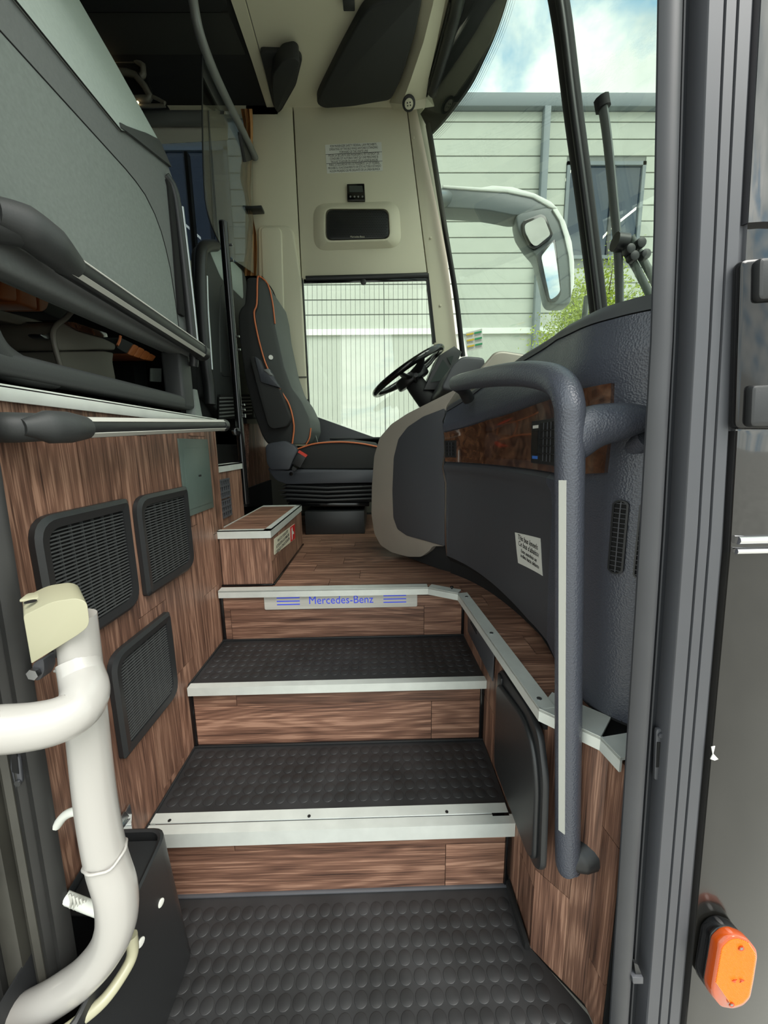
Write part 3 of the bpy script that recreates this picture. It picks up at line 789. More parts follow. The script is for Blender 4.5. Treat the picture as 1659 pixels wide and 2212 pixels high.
def proj(p):
    c = ROT.transposed() @ (V(p)-CAM)
    return (IW/2 - FP*c.x/c.z, IH/2 + FP*c.y/c.z)
SAMP = []
for i in range(161):
    s = S0+(SE-S0)*i/160
    for j in range(81):
        z = 0.64+0.70*j/80
        if z < ztop(s): SAMP.append((proj(D(s, z)), s, z))
def on_dash(px, py):
    b = min(SAMP, key=lambda t: (t[0][0]-px)**2+(t[0][1]-py)**2)
    s, z = b[1], b[2]
    for _ in range(3):                     # refine by finite differences
        p0 = proj(D(s, z)); e = 0.004
        ps = proj(D(s+e, z)); pz = proj(D(s, z+e))
        a, c, d, f = (ps[0]-p0[0])/e, (pz[0]-p0[0])/e, (ps[1]-p0[1])/e, (pz[1]-p0[1])/e
        det = a*f-c*d
        if abs(det) < 1e-6: break
        rx, ry = px-p0[0], py-p0[1]
        ds, dz = (f*rx-c*ry)/det, (a*ry-d*rx)/det
        if abs(ds) > 0.05 or abs(dz) > 0.05: break
        s += ds; z += dz
    return s, z
# burl wood fascia
SW1 = s_of_y(0.655)
def wz0(s): return 1.036+interp([(SW1-0.10, 0.0), (SW1, 0.012)], s)
def wz1(s): return zwood(s)+0.004
dash_sheet('wood_fascia', S0+0.006, SW1, wz0, wz1, 50, 8, 0.009, 'burl', da, 0.012)

# fascia vents
def vent(label, s0, s1, z0, z1, nh, nv, wheel):
    t = thing('air_vent', label, 'air vent', D((s0+s1)/2, z0))
    dash_sheet('housing', s0, s1, k(z0), k(z1), 2, 2, 0.0145, 'black_plastic', t, 0.008)
    a = s0+(s1-s0)*(0.34 if wheel else 0.15)
    dash_sheet('cavity', a, s1-0.005, k(z0+0.007), k(z1-0.007), 2, 2, 0.0152, 'gap_black', t, 0.003)
    for i in range(1, nh+1):
        z = z0+0.007+(z1-z0-0.014)*i/(nh+1)
        dash_sheet('slat', a, s1-0.005, k(z-0.0012), k(z+0.0012), 2, 1, 0.0175, 'black_plastic', t, 0.002)
    for i in range(1, nv+1):
        s = a+(s1-0.005-a)*i/(nv+1)
        dash_sheet('slat', s-0.0008, s+0.0008, k(z0+0.007), k(z1-0.007), 1, 1, 0.0168, 'seal_rubber', t, 0.002)
    if wheel:
        dash_sheet('thumb_wheel', s0+0.006, a-0.008, k(z0+0.022), k(z1-0.022), 1, 3, 0.0175, 'black_gloss', t, 0.003)
        dash_sheet('warm_mark', s0+0.008, a-0.010, k(z1-0.017), k(z1-0.010), 1, 1, 0.0155, 'label_white', t, 0.002)
        dash_sheet('cold_mark', s0+0.008, a-0.010, k(z0+0.010), k(z0+0.017), 1, 1, 0.0155, 'cold_blue', t, 0.002)
sa, za = on_dash(1160, 975); sb, zb2 = on_dash(1212, 910)
vent('larger square black air vent in the wood fascia beside the grab handle', sa, sb+0.015, 1.052, 1.150, 4, 3, True)
sa, za = on_dash(967, 984); sb, zb2 = on_dash(990, 950)
vent('small black air vent at the far end of the wood fascia', sa, sb, 1.052, 1.112, 3, 2, False)

# white notice on the lower dashboard
def dash_quad(name, quad, lift, mat, parent, n=6):
    c = [on_dash(*q) for q in quad]         # bl, br, tr, tl
    rows = []
    for j in range(n+1):
        v = j/n; r = []
        for i in range(n+1):
            u = i/n
            s = (c[0][0]*(1-u)+c[1][0]*u)*(1-v)+(c[3][0]*(1-u)+c[2][0]*u)*v
            z = (c[0][1]*(1-u)+c[1][1]*u)*(1-v)+(c[3][1]*(1-u)+c[2][1]*u)*v
            r.append(D(s, z, lift))
        rows.append(r)
    return sheet(name, rows, (0.001, 0.0005, 0), mat, parent), c
nt_ = thing('kneeling_notice', 'white printed kneeling notice stuck on the lower dashboard', 'sticker', D(*on_dash(1145, 1200)))
_, c = dash_quad('notice_sheet', [(1120, 1216), (1173, 1244), (1168, 1163), (1113, 1150)], 0.0012, 'label_white', nt_)
def dash_text(body, u, v, w, size):
    s = (c[0][0]*(1-u)+c[1][0]*u)*(1-v)+(c[3][0]*(1-u)+c[2][0]*u)*v
    z = (c[0][1]*(1-u)+c[1][1]*u)*(1-v)+(c[3][1]*(1-u)+c[2][1]*u)*v
    p = D(s, z, 0.0024); q = D(s+0.01, z, 0.0024)
    return text('lettering', body, p, q-p, V((0, 0, 1)), size, 'ink', nt_, width=w)
wd = abs(c[1][0]-c[0][0])
dash_text('This bus kneels', 0.5, 0.80, wd*0.80, 0.020); dash_text("Ce bus s'abaisse", 0.52, 0.60, wd*0.84, 0.020)
dash_text('Este autobús se', 0.5, 0.40, wd*0.62, 0.014); dash_text('inclina hacia delante', 0.52, 0.24, wd*0.74, 0.014)
dash_text('1234', 0.88, 0.93, wd*0.16, 0.004) if False else None

# tall louvred side vents near the door
def slot_vent(label, px0, px1):
    s0, z1 = on_dash(px0, 1078); s1, _ = on_dash(px1, 1078)
    z1 = 1.005; z0 = 0.878
    t = thing('defroster_vent', label, 'air vent', D((s0+s1)/2, z0), 'slim vents beside the door')
    n = 24; w = (s1-s0)/2; sm = (s0+s1)/2; ring = []; inn = []
    for i in range(n):
        a = 2*math.pi*i/n; cz_ = (z1-w*0.9 if math.sin(a) > 0 else z0+w*0.9)
        ring.append((sm+w*math.cos(a), cz_+w*0.9*math.sin(a))); inn.append((sm+w*0.74*math.cos(a), cz_+w*0.66*math.sin(a)))
    bm = bmesh.new()
    A = [bm.verts.new(D(s, z, 0.0)) for s, z in ring]; B = [bm.verts.new(D(s, z, 0.006)) for s, z in ring]
    C_ = [bm.verts.new(D(s, z, 0.006)) for s, z in inn]; E_ = [bm.verts.new(D(s, z, 0.002)) for s, z in inn]
    for P_, Q_ in ((A, B), (B, C_), (C_, E_)):
        for i in range(n): bm.faces.new((P_[i], P_[(i+1) % n], Q_[(i+1) % n], Q_[i]))
    finish('surround', bm, 'black_plastic', t)
    dash_sheet('cavity', s0+w*0.27, s1-w*0.27, k(z0+w*0.3), k(z1-w*0.3), 4, 10, 0.003, 'gap_black', t, 0.002)
    for i in range(15):
        z = z0+0.006+(z1-z0-0.012)*i/14
        dash_sheet('slat', s0+w*0.28, s1-w*0.28, k(z-0.0005), k(z+0.0005), 1, 1, 0.0052, 'seal_rubber', t, 0.001)
    dash_sheet('spine', sm-0.0008, sm+0.0008, k(z0+0.003), k(z1-0.003), 1, 8, 0.0050, 'seal_rubber', t, 0.001)
slot_vent('slim upright grille on the grained panel, left of the door seal', 1328, 1363)
slot_vent('slim upright grille half hidden behind the door seal', 1384, 1416)

# ---- driver console: satin beige surround and black cover
PC, NC = V((0.27, 1.438, 0.6)), V((0.7071, 0.7071, 0))
co = thing('driver_console', 'satin beige C-shaped console end with a black cover', 'console', (0.15, 1.60, Z3))
def oc(pts, lift=0.0): return [aP(x, y, PC, NC)-NC*lift for x, y in pts]
outer = [(990, 838), (930, 868), (880, 893), (845, 916), (820, 945), (808, 985), (803, 1050), (802, 1110), (808, 1152), (822, 1178), (845, 1193), (880, 1203), (910, 1203), (928, 1190), (934, 1180), (962, 1180), (962, 880)]
prism('surround', roundpoly(oc(outer), 0.012, 3), NC*0.24, 'dash_beige', co, 0.008, 3)
inner = [(962, 882), (915, 900), (882, 922), (862, 948), (852, 988), (849, 1060), (851, 1118), (860, 1143), (880, 1157), (920, 1168), (962, 1180)]
prism('cover', roundpoly(oc(inner, 0.006), 0.008, 3), NC*0.02, 'dash_smooth', co, 0.003)
prism('plinth', oc([(868, 1190), (966, 1175), (966, 1243), (868, 1206)], -0.03), NC*0.15, 'black_matte', co)

# instruments
ic = thing('instrument_binnacle', 'black instrument hood with a beige dash top behind it', 'instrument panel', aY(1010, 830, 1.85))
prism('hood', roundpoly([aY(x, y, 1.80) for x, y in ((950, 842), (978, 786), (1000, 768), (1050, 772), (1046, 800), (1010, 850))], 0.03, 4), (0.02, 0.55, 0), 'dash_smooth', ic, 0.012, 3)
prism('beige_top', roundpoly([aY(x, y, 1.62) for x, y in ((1015, 822), (1068, 760), (1085, 756), (1150, 766), (1165, 790), (1060, 850))], 0.03, 4), (0.10, 0.75, 0), 'dash_beige', ic, 0.012, 3)
prism('monitor', [aY(x, y, 2.30) for x, y in ((915, 842), (948, 768), (982, 747), (998, 760), (985, 790), (955, 842))], (0, 0.22, 0), 'black_plastic', ic, 0.006)
prism('monitor_screen', [aY(x, y, 2.295) for x, y in ((929, 826), (957, 776), (970, 796), (955, 822))], (0, 0.004, 0), 'screen', ic)
prism('monitor_screen', [aY(x, y, 2.295) for x, y in ((966, 772), (980, 768), (974, 788))], (0, 0.004, 0), 'screen', ic)

# ---- steering wheel
U = V((0.844, 0.0, 0.536)).normalized(); Wn = V((-0.536, 0.02, 0.84)).normalized(); VV = Wn.cross(U).normalized(); U = VV.cross(Wn).normalized()
SC = aY(881, 803, 2.40)
sw = thing('steering_wheel', 'black steering wheel tilted beside the driver seat', 'steering wheel', SC)
ring = [SC+U*0.232*math.cos(a)+VV*0.232*math.sin(a) for a in [2*math.pi*i/48 for i in range(48)]]
tube('rim', ring, 0.019, 'black_gloss', sw, 12, 0, True)
hub = [SC-Wn*0.075+U*(0.105*math.cos(a))+VV*(0.09*math.sin(a)) for a in [2*math.pi*i/24 for i in range(24)]]
prism('hub', hub, Wn*0.060, 'black_plastic', sw, 0.012, 3)
for ang in (20, 160, 250, 290):
    a = math.radians(ang); d = U*math.cos(a)+VV*math.sin(a)
    tube('spoke', [SC-Wn*0.035+d*0.06, SC-Wn*0.025+d*0.15, SC+d*0.225], [0.034, 0.024, 0.014], 'black_plastic', sw, 10, 4, ry=[0.018, 0.012, 0.009])
tube('column', [SC-Wn*0.05, SC-Wn*0.13+V((0.0, -0.02, 0)), SC-Wn*0.33+V((0.03, -0.05, 0))], [0.055, 0.06, 0.075], 'black_matte', sw, 16, 4)
tube('stalk', [SC-Wn*0.08+VV*-0.03, SC-Wn*0.075+VV*-0.10, SC-Wn*0.06+VV*-0.17], [0.010, 0.012, 0.013], 'black_plastic', sw, 10, 3)

# ================================================================== BIG GRAB HANDLE AT THE DOOR
gh = thing('entry_grab_bar', 'large black L-shaped grab bar with reflective strips at the door', 'handle', (0.365, 0.585, 0.26))
hb = aY(1226, 1845, 0.60); ht = aY(1231, 915, 0.60)
tube('upright', [hb+V((0.004, 0.0, -0.022)), hb, hb.lerp(ht, 0.33), hb.lerp(ht, 0.62), hb.lerp(ht, 0.82), hb.lerp(ht, 0.93), ht, aY(1229, 872, 0.602), aY(1214, 834, 0.628), aY(1180, 814, 0.69), aY(1120, 808, 0.80), aY(1050, 815, 0.98), aY(985, 828, 1.20)],
     [0.021, 0.0222, 0.0222, 0.0222, 0.0222, 0.0222, 0.0222, 0.0225, 0.0235, 0.0240, 0.0240, 0.0240, 0.022], 'dash_leather', gh, 20, 7)
tube('side_arm', [ht.lerp(hb, 0.03)+V((0.006, 0.002, 0)), aY(1282, 923, 0.602), aY(1340, 911, 0.598), aY(1385, 905, 0.594), aY(1403, 903, 0.592)], [0.036, 0.034, 0.0285, 0.021, 0.014], 'dash_leather', gh, 20, 6, ry=[0.0215, 0.024, 0.026, 0.022, 0.014], up=(0, 1, 0))
tube('arm_base', [aY(1335, 985, 0.66), aY(1370, 968, 0.63), aY(1402, 945, 0.60)], [0.012, 0.018, 0.018], 'dash_leather', gh, 14, 4)
tube('foot', [hb+V((0.0, 0, -0.008)), hb+V((0.018, 0.004, -0.004)), hb+V((0.045, 0.008, 0.006))], [0.022, 0.028, 0.030], 'black_plastic', gh, 16, 4, ry=[0.022, 0.034, 0.038], up=(0, 1, 0))
tube('far_mount', [aY(985, 830, 1.20), aY(1000, 842, 1.24), aY(1012, 862, 1.27)], [0.02, 0.018, 0.02], 'black_plastic', gh, 14, 4)
def strip(pts, nrm, w, name='reflective_strip'):
    rows = []
    n = V(nrm).normalized()
    for i, p in enumerate(pts):
        d = (pts[min(i+1, len(pts)-1)]-pts[max(i-1, 0)]).normalized(); s = d.cross(n).normalized()*w
        rows.append([p+s, p-s])
    sheet(name, rows, n*(-0.004), 'strip_white', gh)
nrm = V((-0.80, -0.60, 0.0)).normalized()
s0 = aY(1222, 1015, 0.60); s1 = aY(1215, 1765, 0.60)
def upr(py): 
    t = (py-915)/(1845-915); return ht.lerp(hb, t)
strip([upr(1015)+nrm*0.0228, upr(1300)+nrm*0.0228, upr(1550)+nrm*0.0228, upr(1768)+nrm*0.0228], nrm, 0.0058)
nrm2 = V((-0.35, -0.30, 0.9)).normalized()
strip([aY(1160, 815, 0.75)+nrm2*0.0235, aY(1120, 808, 0.83)+nrm2*0.0240, aY(1050, 815, 1.0)+nrm2*0.0240, aY(992, 826, 1.18)+nrm2*0.0225], nrm2, 0.007)

fs = thing('floor_stop', 'tiny black screw stop on the floor by the aluminium edge', 'stop', aZ(976, 1272, Z3))
qf = aZ(976, 1274, Z3)
disc('stem', qf, (0, 0, 1), 0.003, 0.008, 'black_gloss', fs, 10); disc('head', qf+V((0, 0, 0.008)), (0, 0, 1), 0.006, 0.005, 'black_gloss', fs, 12, 0.002)

# ================================================================== WOOD STEP BOX, AISLE STEPS, POLE
bx = thing('wood_step_box', 'wood clad step box with aluminium edges on the cab floor', 'step box', (-0.47, 1.6, Z3))
BX0, BX1, BY0, BY1, BZ = -0.575, -0.385, 1.35, 1.93, 0.803
box('core', (BX0, BY0+0.006, Z3), (BX1-0.006, BY1, BZ-0.006), 'gap_black', bx)
plank(bx, (BX0+0.008, BY0, Z3+0.004), (BX0+0.045, BY0+0.006, BZ-0.02), 'z'); plank(bx, (BX0+0.045, BY0, Z3+0.004), (BX1, BY0+0.006, BZ-0.02), 'z')
ys = [BY0, 1.45, 1.56, 1.68, 1.80, BY1]
for a, c_ in zip(ys, ys[1:]):
    plank(bx, (BX1-0.006, a, Z3+0.004), (BX1, c_, Z3+0.09 if a < 1.5 else BZ-0.02), 'z')
    if a < 1.5: plank(bx, (BX1-0.006, a, Z3+0.09), (BX1, c_, BZ-0.02), 'z')
for a, c_ in zip([BY0, 1.44, 1.55, 1.66, 1.77, 1.88], [1.44, 1.55, 1.66, 1.77, 1.88, BY1]):
    plank(bx, (BX0, a, BZ-0.006), (BX1, c_, BZ), 'x')
bm = bmesh.new()
add_box(bm, (BX0+0.004, BY0-0.004, BZ-0.026), (BX1+0.004, BY0, BZ+0.003)); add_box(bm, (BX0+0.004, BY0-0.004, BZ), (BX1+0.004, BY0+0.022, BZ+0.003))
finish('edge_trim', bm, 'alu_white', bx, False)
bm = bmesh.new()
add_box(bm, (BX1, BY0, BZ-0.026), (BX1+0.004, BY1, BZ+0.003)); add_box(bm, (BX1-0.022, BY0, BZ), (BX1+0.004, BY1, BZ+0.003))
finish('edge_trim', bm, 'alu_white', bx, False)
box('edge_trim', (BX0, BY1-0.018, BZ), (BX1, BY1+0.004, BZ+0.003), 'alu_white', bx)
box('edge_trim', (BX0, BY0+.03, BZ), (BX0+0.003, BY1, BZ+0.003), 'alu_white', bx)
box('sealant', (BX1-0.002, BY0, Z3), (BX1+0.006, BY1, Z3+0.008), 'black_gloss', bx, 0.002); box('sealant', (BX0, BY0-0.006, Z3), (BX1, BY0+.002, Z3+0.008), 'black_gloss', bx, 0.002)
# its notice
sg = thing('step_notice', 'ivory watch-your-step notice with red pictogram on the wood box', 'sticker', (BX1, 1.53, 0.66))
q = [aX(x, y, BX1+0.0008) for x, y in ((592, 1199), (637, 1164), (636, 1131), (592, 1164))]
prism('notice_sheet', roundpoly(q, 0.006, 2), (0.001, 0, 0), 'label_ivory', sg, smooth=False)
q2 = [q[0].lerp(q[1], 0.74)+V((.001, 0, 0.002)), q[1]+V((.001, 0, 0.002)), q[2]+V((.001, 0, -0.002)), q[3].lerp(q[2], 0.74)+V((.001, 0, -0.002))]
prism('pictogram', q2, (0.0008, 0, 0), 'label_red', sg, smooth=False)
cc = (q2[0]+q2[2])/2+V((0.001, 0, 0))
prism('figure', [cc+V((0, -0.022, 0.022)), cc+V((0, -0.008, 0.028)), cc+V((0, 0.0, 0.008)), cc+V((0, 0.018, 0.0)), cc+V((0, 0.018, -0.010)), cc+V((0, -0.006, -0.004)), cc+V((0, -0.016, -0.026)), cc+V((0, -0.026, -0.026))], (0.0005, 0, 0), 'label_white', sg, smooth=False)
for i, (b_, w_) in enumerate((('WATCH YOUR STEP', 0.72), ('ATTENTION À LA MARCHE', 0.9), ('CUIDADO CON EL ESCALÓN', 0.95))):
    ctr = q[0].lerp(q[1], 0.37).lerp(q[3].lerp(q[2], 0.37), 0.78-0.29*i)+V((0.0014, 0, 0))
    text('lettering', b_, ctr, V((0, 1, 0)), (0, 0, 1), 0.018, 'ink', sg, width=(q[1]-q[0]).length*0.66*w_)

# steps rising into the aisle
asx = thing('aisle_step', 'wood clad aisle steps with aluminium edges behind the step box', 'step', (-0.70, 1.53, Z3))
box('core', (-1.2, 1.402, Z3), (-0.586, 1.665, 1.028), 'gap_black', asx)
for a, c_ in ((1.402, 1.44), (1.44, 1.55), (1.55, 1.665)): plank(asx, (-0.586, a, BZ-.01), (-0.580, c_, 1.02), 'z')
bm = bmesh.new(); add_box(bm, (-0.584, 1.402, 1.008), (-0.575, 1.672, 1.034)); add_box(bm, (-0.62, 1.402, 1.030), (-0.575, 1.672, 1.034)); finish('edge_trim', bm, 'alu_white', asx, False)
box('upper_core', (-1.2, 1.402, 1.02), (-0.786, 1.80, 1.20), 'gap_black', asx)
for a, c_ in ((1.402, 1.60), (1.60, 1.80)): plank(asx, (-0.786, a, 1.034), (-0.780, c_, 1.19), 'z')
box('edge_trim', (-0.83, 1.402, 1.195), (-0.772, 1.84, 1.218), 'alu_white', asx)
def small_grid(z0, z1):
    t = thing('foot_vent', 'small grey grid vent, %s of the pair on the aisle step' % ('upper' if z0 > 0.9 else 'lower'), 'air vent', (-0.58, 1.46, z0))
    box('backing', (-0.580, 1.41, z0), (-0.5785, 1.515, z1), 'gap_black', t)
    for i in range(4): 
        zz = z0+(z1-z0)*i/3.0
        box('bar', (-0.580, 1.41, zz-0.003), (-0.574, 1.515, zz+0.003), 'seal_rubber', t)
    for i in range(6):
        yy = 1.412+0.1*i/5
        box('bar', (-0.580, yy-0.003, z0), (-0.575, yy+0.003, z1), 'seal_rubber', t)
small_grid(0.912, 0.978); small_grid(0.838, 0.900)

po = thing('partition_pole', 'glossy black upright pole at the corner of the wood steps', 'pole', (-0.60, 1.72, BZ))
p0, p1 = aY(531, 1088, 1.72), aY(482, 482, 1.72)
rod('pole', p0, p1, 0.0165, 'black_gloss', po, 16)
disc('pole_cap', p1, (0, 0, 1), 0.0166, 0.004, 'black_plastic', po)
for py in (521, 552, 708, 736, 857, 880, 868, 884):
    q = p0.lerp(p1, (1088-py)/606.0); disc('bolt', q+V((0.014, 0.012, 0)), (0.8, -0.1, 0), 0.0045, 0.012, 'steel', po, 10)
disc('knob', aX(508, 933, -0.585), (0.6, -0.8, 0), 0.017, 0.03, 'black_gloss', po, 16, 0.006)
# ================================================================== DRIVER SEAT
ds = thing('driver_chair', 'black driver chair with orange piping on a bellows base', 'seat', (-0.28, 2.45, Z3))
NY, FY = 2.20, 2.68
def S(pts, y=NY): return [aY(x, y_, y) for x, y_ in pts]
def zp(x, y): return (500+x*330/1217.0, 580+y*600/2212.0)      # from an enlarged view of the seat
side = [zp(*p) for p in ((120, 68), (205, 66), (202, 290), (178, 345), (195, 470), (235, 640), (290, 800), (400, 985), (460, 1090), (495, 1250), (480, 1400), (285, 1400), (240, 1330), (170, 1130), (105, 860), (60, 560), (52, 360), (75, 310), (105, 285))]
bk = prism('backrest', roundpoly(S(side), 0.02, 3), (0, FY-NY, 0), 'seat_fabric', ds, 0.02, 3)
face = [zp(*p) for p in ((205, 66), (232, 66), (290, 130), (325, 270), (345, 440), (385, 620), (420, 780), (480, 950), (560, 1060), (620, 1190), (630, 1290), (590, 1400), (480, 1400), (495, 1250), (460, 1090), (400, 985), (290, 800), (235, 640), (195, 470), (178, 345), (202, 290))]
prism('back_cushion', roundpoly(S(face, NY+0.03), 0.015, 3), (0, FY-NY-0.06, 0), 'seat_face', ds, 0.025, 3)
tube('piping', S([zp(*p) for p in ((232, 66), (207, 80), (202, 280), (180, 350), (196, 470), (236, 640), (290, 800), (400, 985), (462, 1090), (498, 1250), (484, 1395))], NY-0.003), 0.0045, 'orange_piping', ds, 8, 3)
tube('piping', S([zp(*p) for p in ((232, 66), (290, 125), (327, 270), (347, 440))], NY+0.028), 0.004, 'orange_piping', ds, 8, 3)
tube('piping', S([zp(*p) for p in ((632, 1270), (622, 1350), (595, 1400))], NY+0.028), 0.004, 'orange_piping', ds, 8, 3)
disc('emblem', aY(585, 772, NY+0.028)+V((0, 0, 0)), (0.3, -1, 0), 0.012, 0.003, 'label_white', ds)
arm = [zp(*p) for p in ((140, 700), (185, 695), (240, 905), (380, 950), (440, 1110), (470, 1190), (440, 1260), (330, 1280), (290, 1255), (215, 990))]
prism('armrest', roundpoly(S(arm, NY-0.055), 0.015, 3), (0, 0.06, 0), 'seat_fabric', ds, 0.018, 3)
prism('armrest_top', roundpoly(S([zp(*p) for p in ((182, 698), (215, 715), (250, 800), (300, 800), (330, 860), (385, 950), (235, 905))], NY-0.062), 0.006, 2), (0, 0.05, 0), 'seat_plastic', ds, 0.005)
prism('armrest_dial', roundpoly(S([zp(*p) for p in ((252, 805), (295, 795), (325, 850), (300, 850))], NY-0.066), 0.004, 2), (0, 0.05, 0), 'tube_grey', ds, 0.003)
cush = [zp(*p) for p in ((525, 1438), (640, 1400), (760, 1385), (900, 1382), (1040, 1395), (1175, 1420), (1190, 1600), (570, 1600), (480, 1560))]
prism('seat_cushion', roundpoly(S(cush, NY-0.01), 0.01, 2), (0, FY-NY+0.02, 0), 'seat_fabric', ds, 0.02, 3)
prism('cushion_top', roundpoly(S([zp(*p) for p in ((640, 1400), (760, 1372), (960, 1362), (1150, 1385), (1175, 1420), (900, 1395))], NY+0.03), 0.006, 2), (0, FY-NY-0.06, 0), 'seat_face', ds, 0.006)
tube('piping', S([zp(*p) for p in ((520, 1440), (640, 1400), (760, 1385), (900, 1382), (1040, 1395), (1175, 1422))], NY-0.013), 0.0045, 'orange_piping', ds, 8, 4)
pan = [zp(*p) for p in ((285, 1590), (450, 1610), (500, 1600), (1180, 1605), (1180, 1705), (440, 1720), (360, 1690), (330, 1660))]
prism('seat_pan', roundpoly(S(pan, NY-0.03), 0.01, 2), (0, FY-NY+0.04, 0), 'seat_plastic', ds, 0.008)
hinge = [zp(*p) for p in ((268, 1415), (300, 1390), (420, 1370), (500, 1410), (530, 1455), (490, 1530), (460, 1605), (310, 1605), (278, 1550))]
prism('hinge_cover', roundpoly(S(hinge, NY-0.05), 0.012, 3), (0, 0.07, 0), 'seat_plastic', ds, 0.008)
bkl = prism('buckle', roundpoly(S([zp(*p) for p in ((530, 1455), (600, 1495), (545, 1590), (480, 1555))], NY-0.075), 0.004, 2), (0, 0.022, 0), 'black_plastic', ds, 0.004)
prism('release_button', S([zp(*p) for p in ((538, 1448), (603, 1488), (592, 1505), (528, 1465))], NY-0.077), (0, 0.026, 0), 'red_plastic', bkl)
prism('buckle_stalk', S([zp(*p) for p in ((488, 1575), (520, 1592), (505, 1615), (480, 1600))], NY-0.07), (0, 0.012, 0), 'black_plastic', bkl)
disc('pivot_bolt', aY(*zp(475, 1635), NY-0.03), (0, -1, 0), 0.010, 0.004, 'black_gloss', ds)
# bellows
prism('bellows_core', S([zp(*p) for p in ((430, 1722), (1190, 1717), (1190, 1860), (440, 1860))], NY+0.02), (0, FY-NY-0.06, 0), 'black_matte', ds)
for i, (x0, y0) in enumerate(((400, 1735), (372, 1768), (384, 1802), (396, 1834))):
    prism('bellows_fold', S([zp(*p) for p in ((x0, y0), (x0+60, y0-9), (760, y0+4), (1190, y0-12), (1190, y0+2), (760, y0+22), (x0+60, y0+10))], NY-0.018-0.004*i), (0, FY-NY+0.02, 0), 'black_plastic', ds, 0.002)
prism('slide_rail', S([zp(*p) for p in ((450, 1868), (1098, 1868), (1098, 1895), (450, 1895))], NY-0.02), (0, FY-NY, 0), 'black_gloss', ds, 0.003)
b0 = aZ(645, 1156, Z3)
box('base_box', (aY(660, 1150, 2.16).x, 2.16, Z3), (aY(788, 1150, 2.16).x, 2.66, aY(700, 1105, 2.16).z), 'black_plastic', ds, 0.004)
# seat belt
tube('belt', [aY(*zp(240, 62), NY+0.40), aY(*zp(330, 180), NY+0.40), aY(*zp(378, 330), NY+0.40), aY(*zp(380, 372), NY+0.40)], [0.004]*4, 'black_matte', ds, 6, 4)
prism('belt_guide', roundpoly(S([zp(*p) for p in ((366, 365), (384, 360), (392, 560), (372, 540))], NY+0.40), 0.004, 2), (0, 0.03, 0), 'black_plastic', ds, 0.002)
tube('belt', [aY(*zp(384, 560), NY+0.36), aY(*zp(450, 760), NY+0.34), aY(*zp(540, 1010), NY+0.32), aY(*zp(620, 1170), NY+0.30), aY(*zp(690, 1390), NY+0.28)], [0.011]*5, 'tube_grey', ds, 8, 4, ry=[0.002]*5)
prism('belt_tag', roundpoly(S([zp(*p) for p in ((418, 740), (440, 735), (455, 790), (430, 810))], NY+0.33), 0.004, 2), (0, 0.006, 0), 'label_red', ds)

# ================================================================== DRIVER SIDE WALL
wd_ = struct(prism('wall_driver', [aY(x, y, YD) for x, y in ((630, 150), (868, 150), (922, 588), (652, 602))], (0, 0.05, 0), 'cream', None, 0.004))
prism('rear_pillar', [aY(x, y, YD) for x, y in ((530, 150), (626.5, 150), (650, 602), (668, 905), (700, 1010), (600, 1010), (530, 600))], (0, 0.05, 0), 'cream', wd_, 0.004)
prism('front_pillar', [aY(x, y, YD) for x, y in ((870, 150), (905, 150), (918, 262), (930, 290), (962, 520), (988, 752), (996, 800), (944, 800), (938, 735), (924, 588))], (0, 0.05, 0), 'cream', wd_, 0.004)
prism('wall_backing', [aY(x, y, YD+0.052) for x, y in ((530, 150), (912, 150), (924, 590), (652, 604), (668, 905), (530, 905))], (0, 0.01, 0), 'wall_lower', wd_)
box('lower_wall', (-1.2, YD, Z3-0.06), (0.9, YD+0.05, 1.10), 'wall_lower', wd_)
prism('sill', [aY(x, y, YD-0.05) for x, y in ((664, 893), (812, 946), (870, 965), (870, 1030), (690, 1030))], (0, 0.1, 0), 'dash_smooth', wd_, 0.004)
box('sill_ledge', (-0.30, YD-0.35, 1.135), (0.12, YD-0.05, 1.15), 'black_plastic', wd_, 0.004)
prism('pillar_moulding', roundpoly([aY(x, y, YD-0.03) for x, y in ((556, 486), (632, 486), (650, 600), (664, 860), (640, 900), (560, 800))], [0.04, 0.06, 0, 0, 0, 0], 5), (0, 0.035, 0), 'cream', wd_, 0.014, 3)
prism('moulding_relief', roundpoly([aY(x, y, YD-0.04) for x, y in ((562, 490), (608, 488), (618, 830), (575, 830))], [0.03, 0.05, 0, 0], 5), (0, 0.02, 0), 'cream', wd_, 0.012, 3)
box('pillar_joint', (aY(640, 818, YD).x-0.11, YD-0.034, aY(640, 818, YD).z), (aY(664, 818, YD).x, YD-0.028, aY(640, 815, YD).z), 'wall_lower', wd_)
for x, y in ((893, 298), (930, 514), (943, 24), (897, 198), (951, 660)):
    disc('rivet', aY(x, y, YD-0.001), (0, -1, 0), 0.009, 0.006, 'cream', wd_, 12, 0.003)
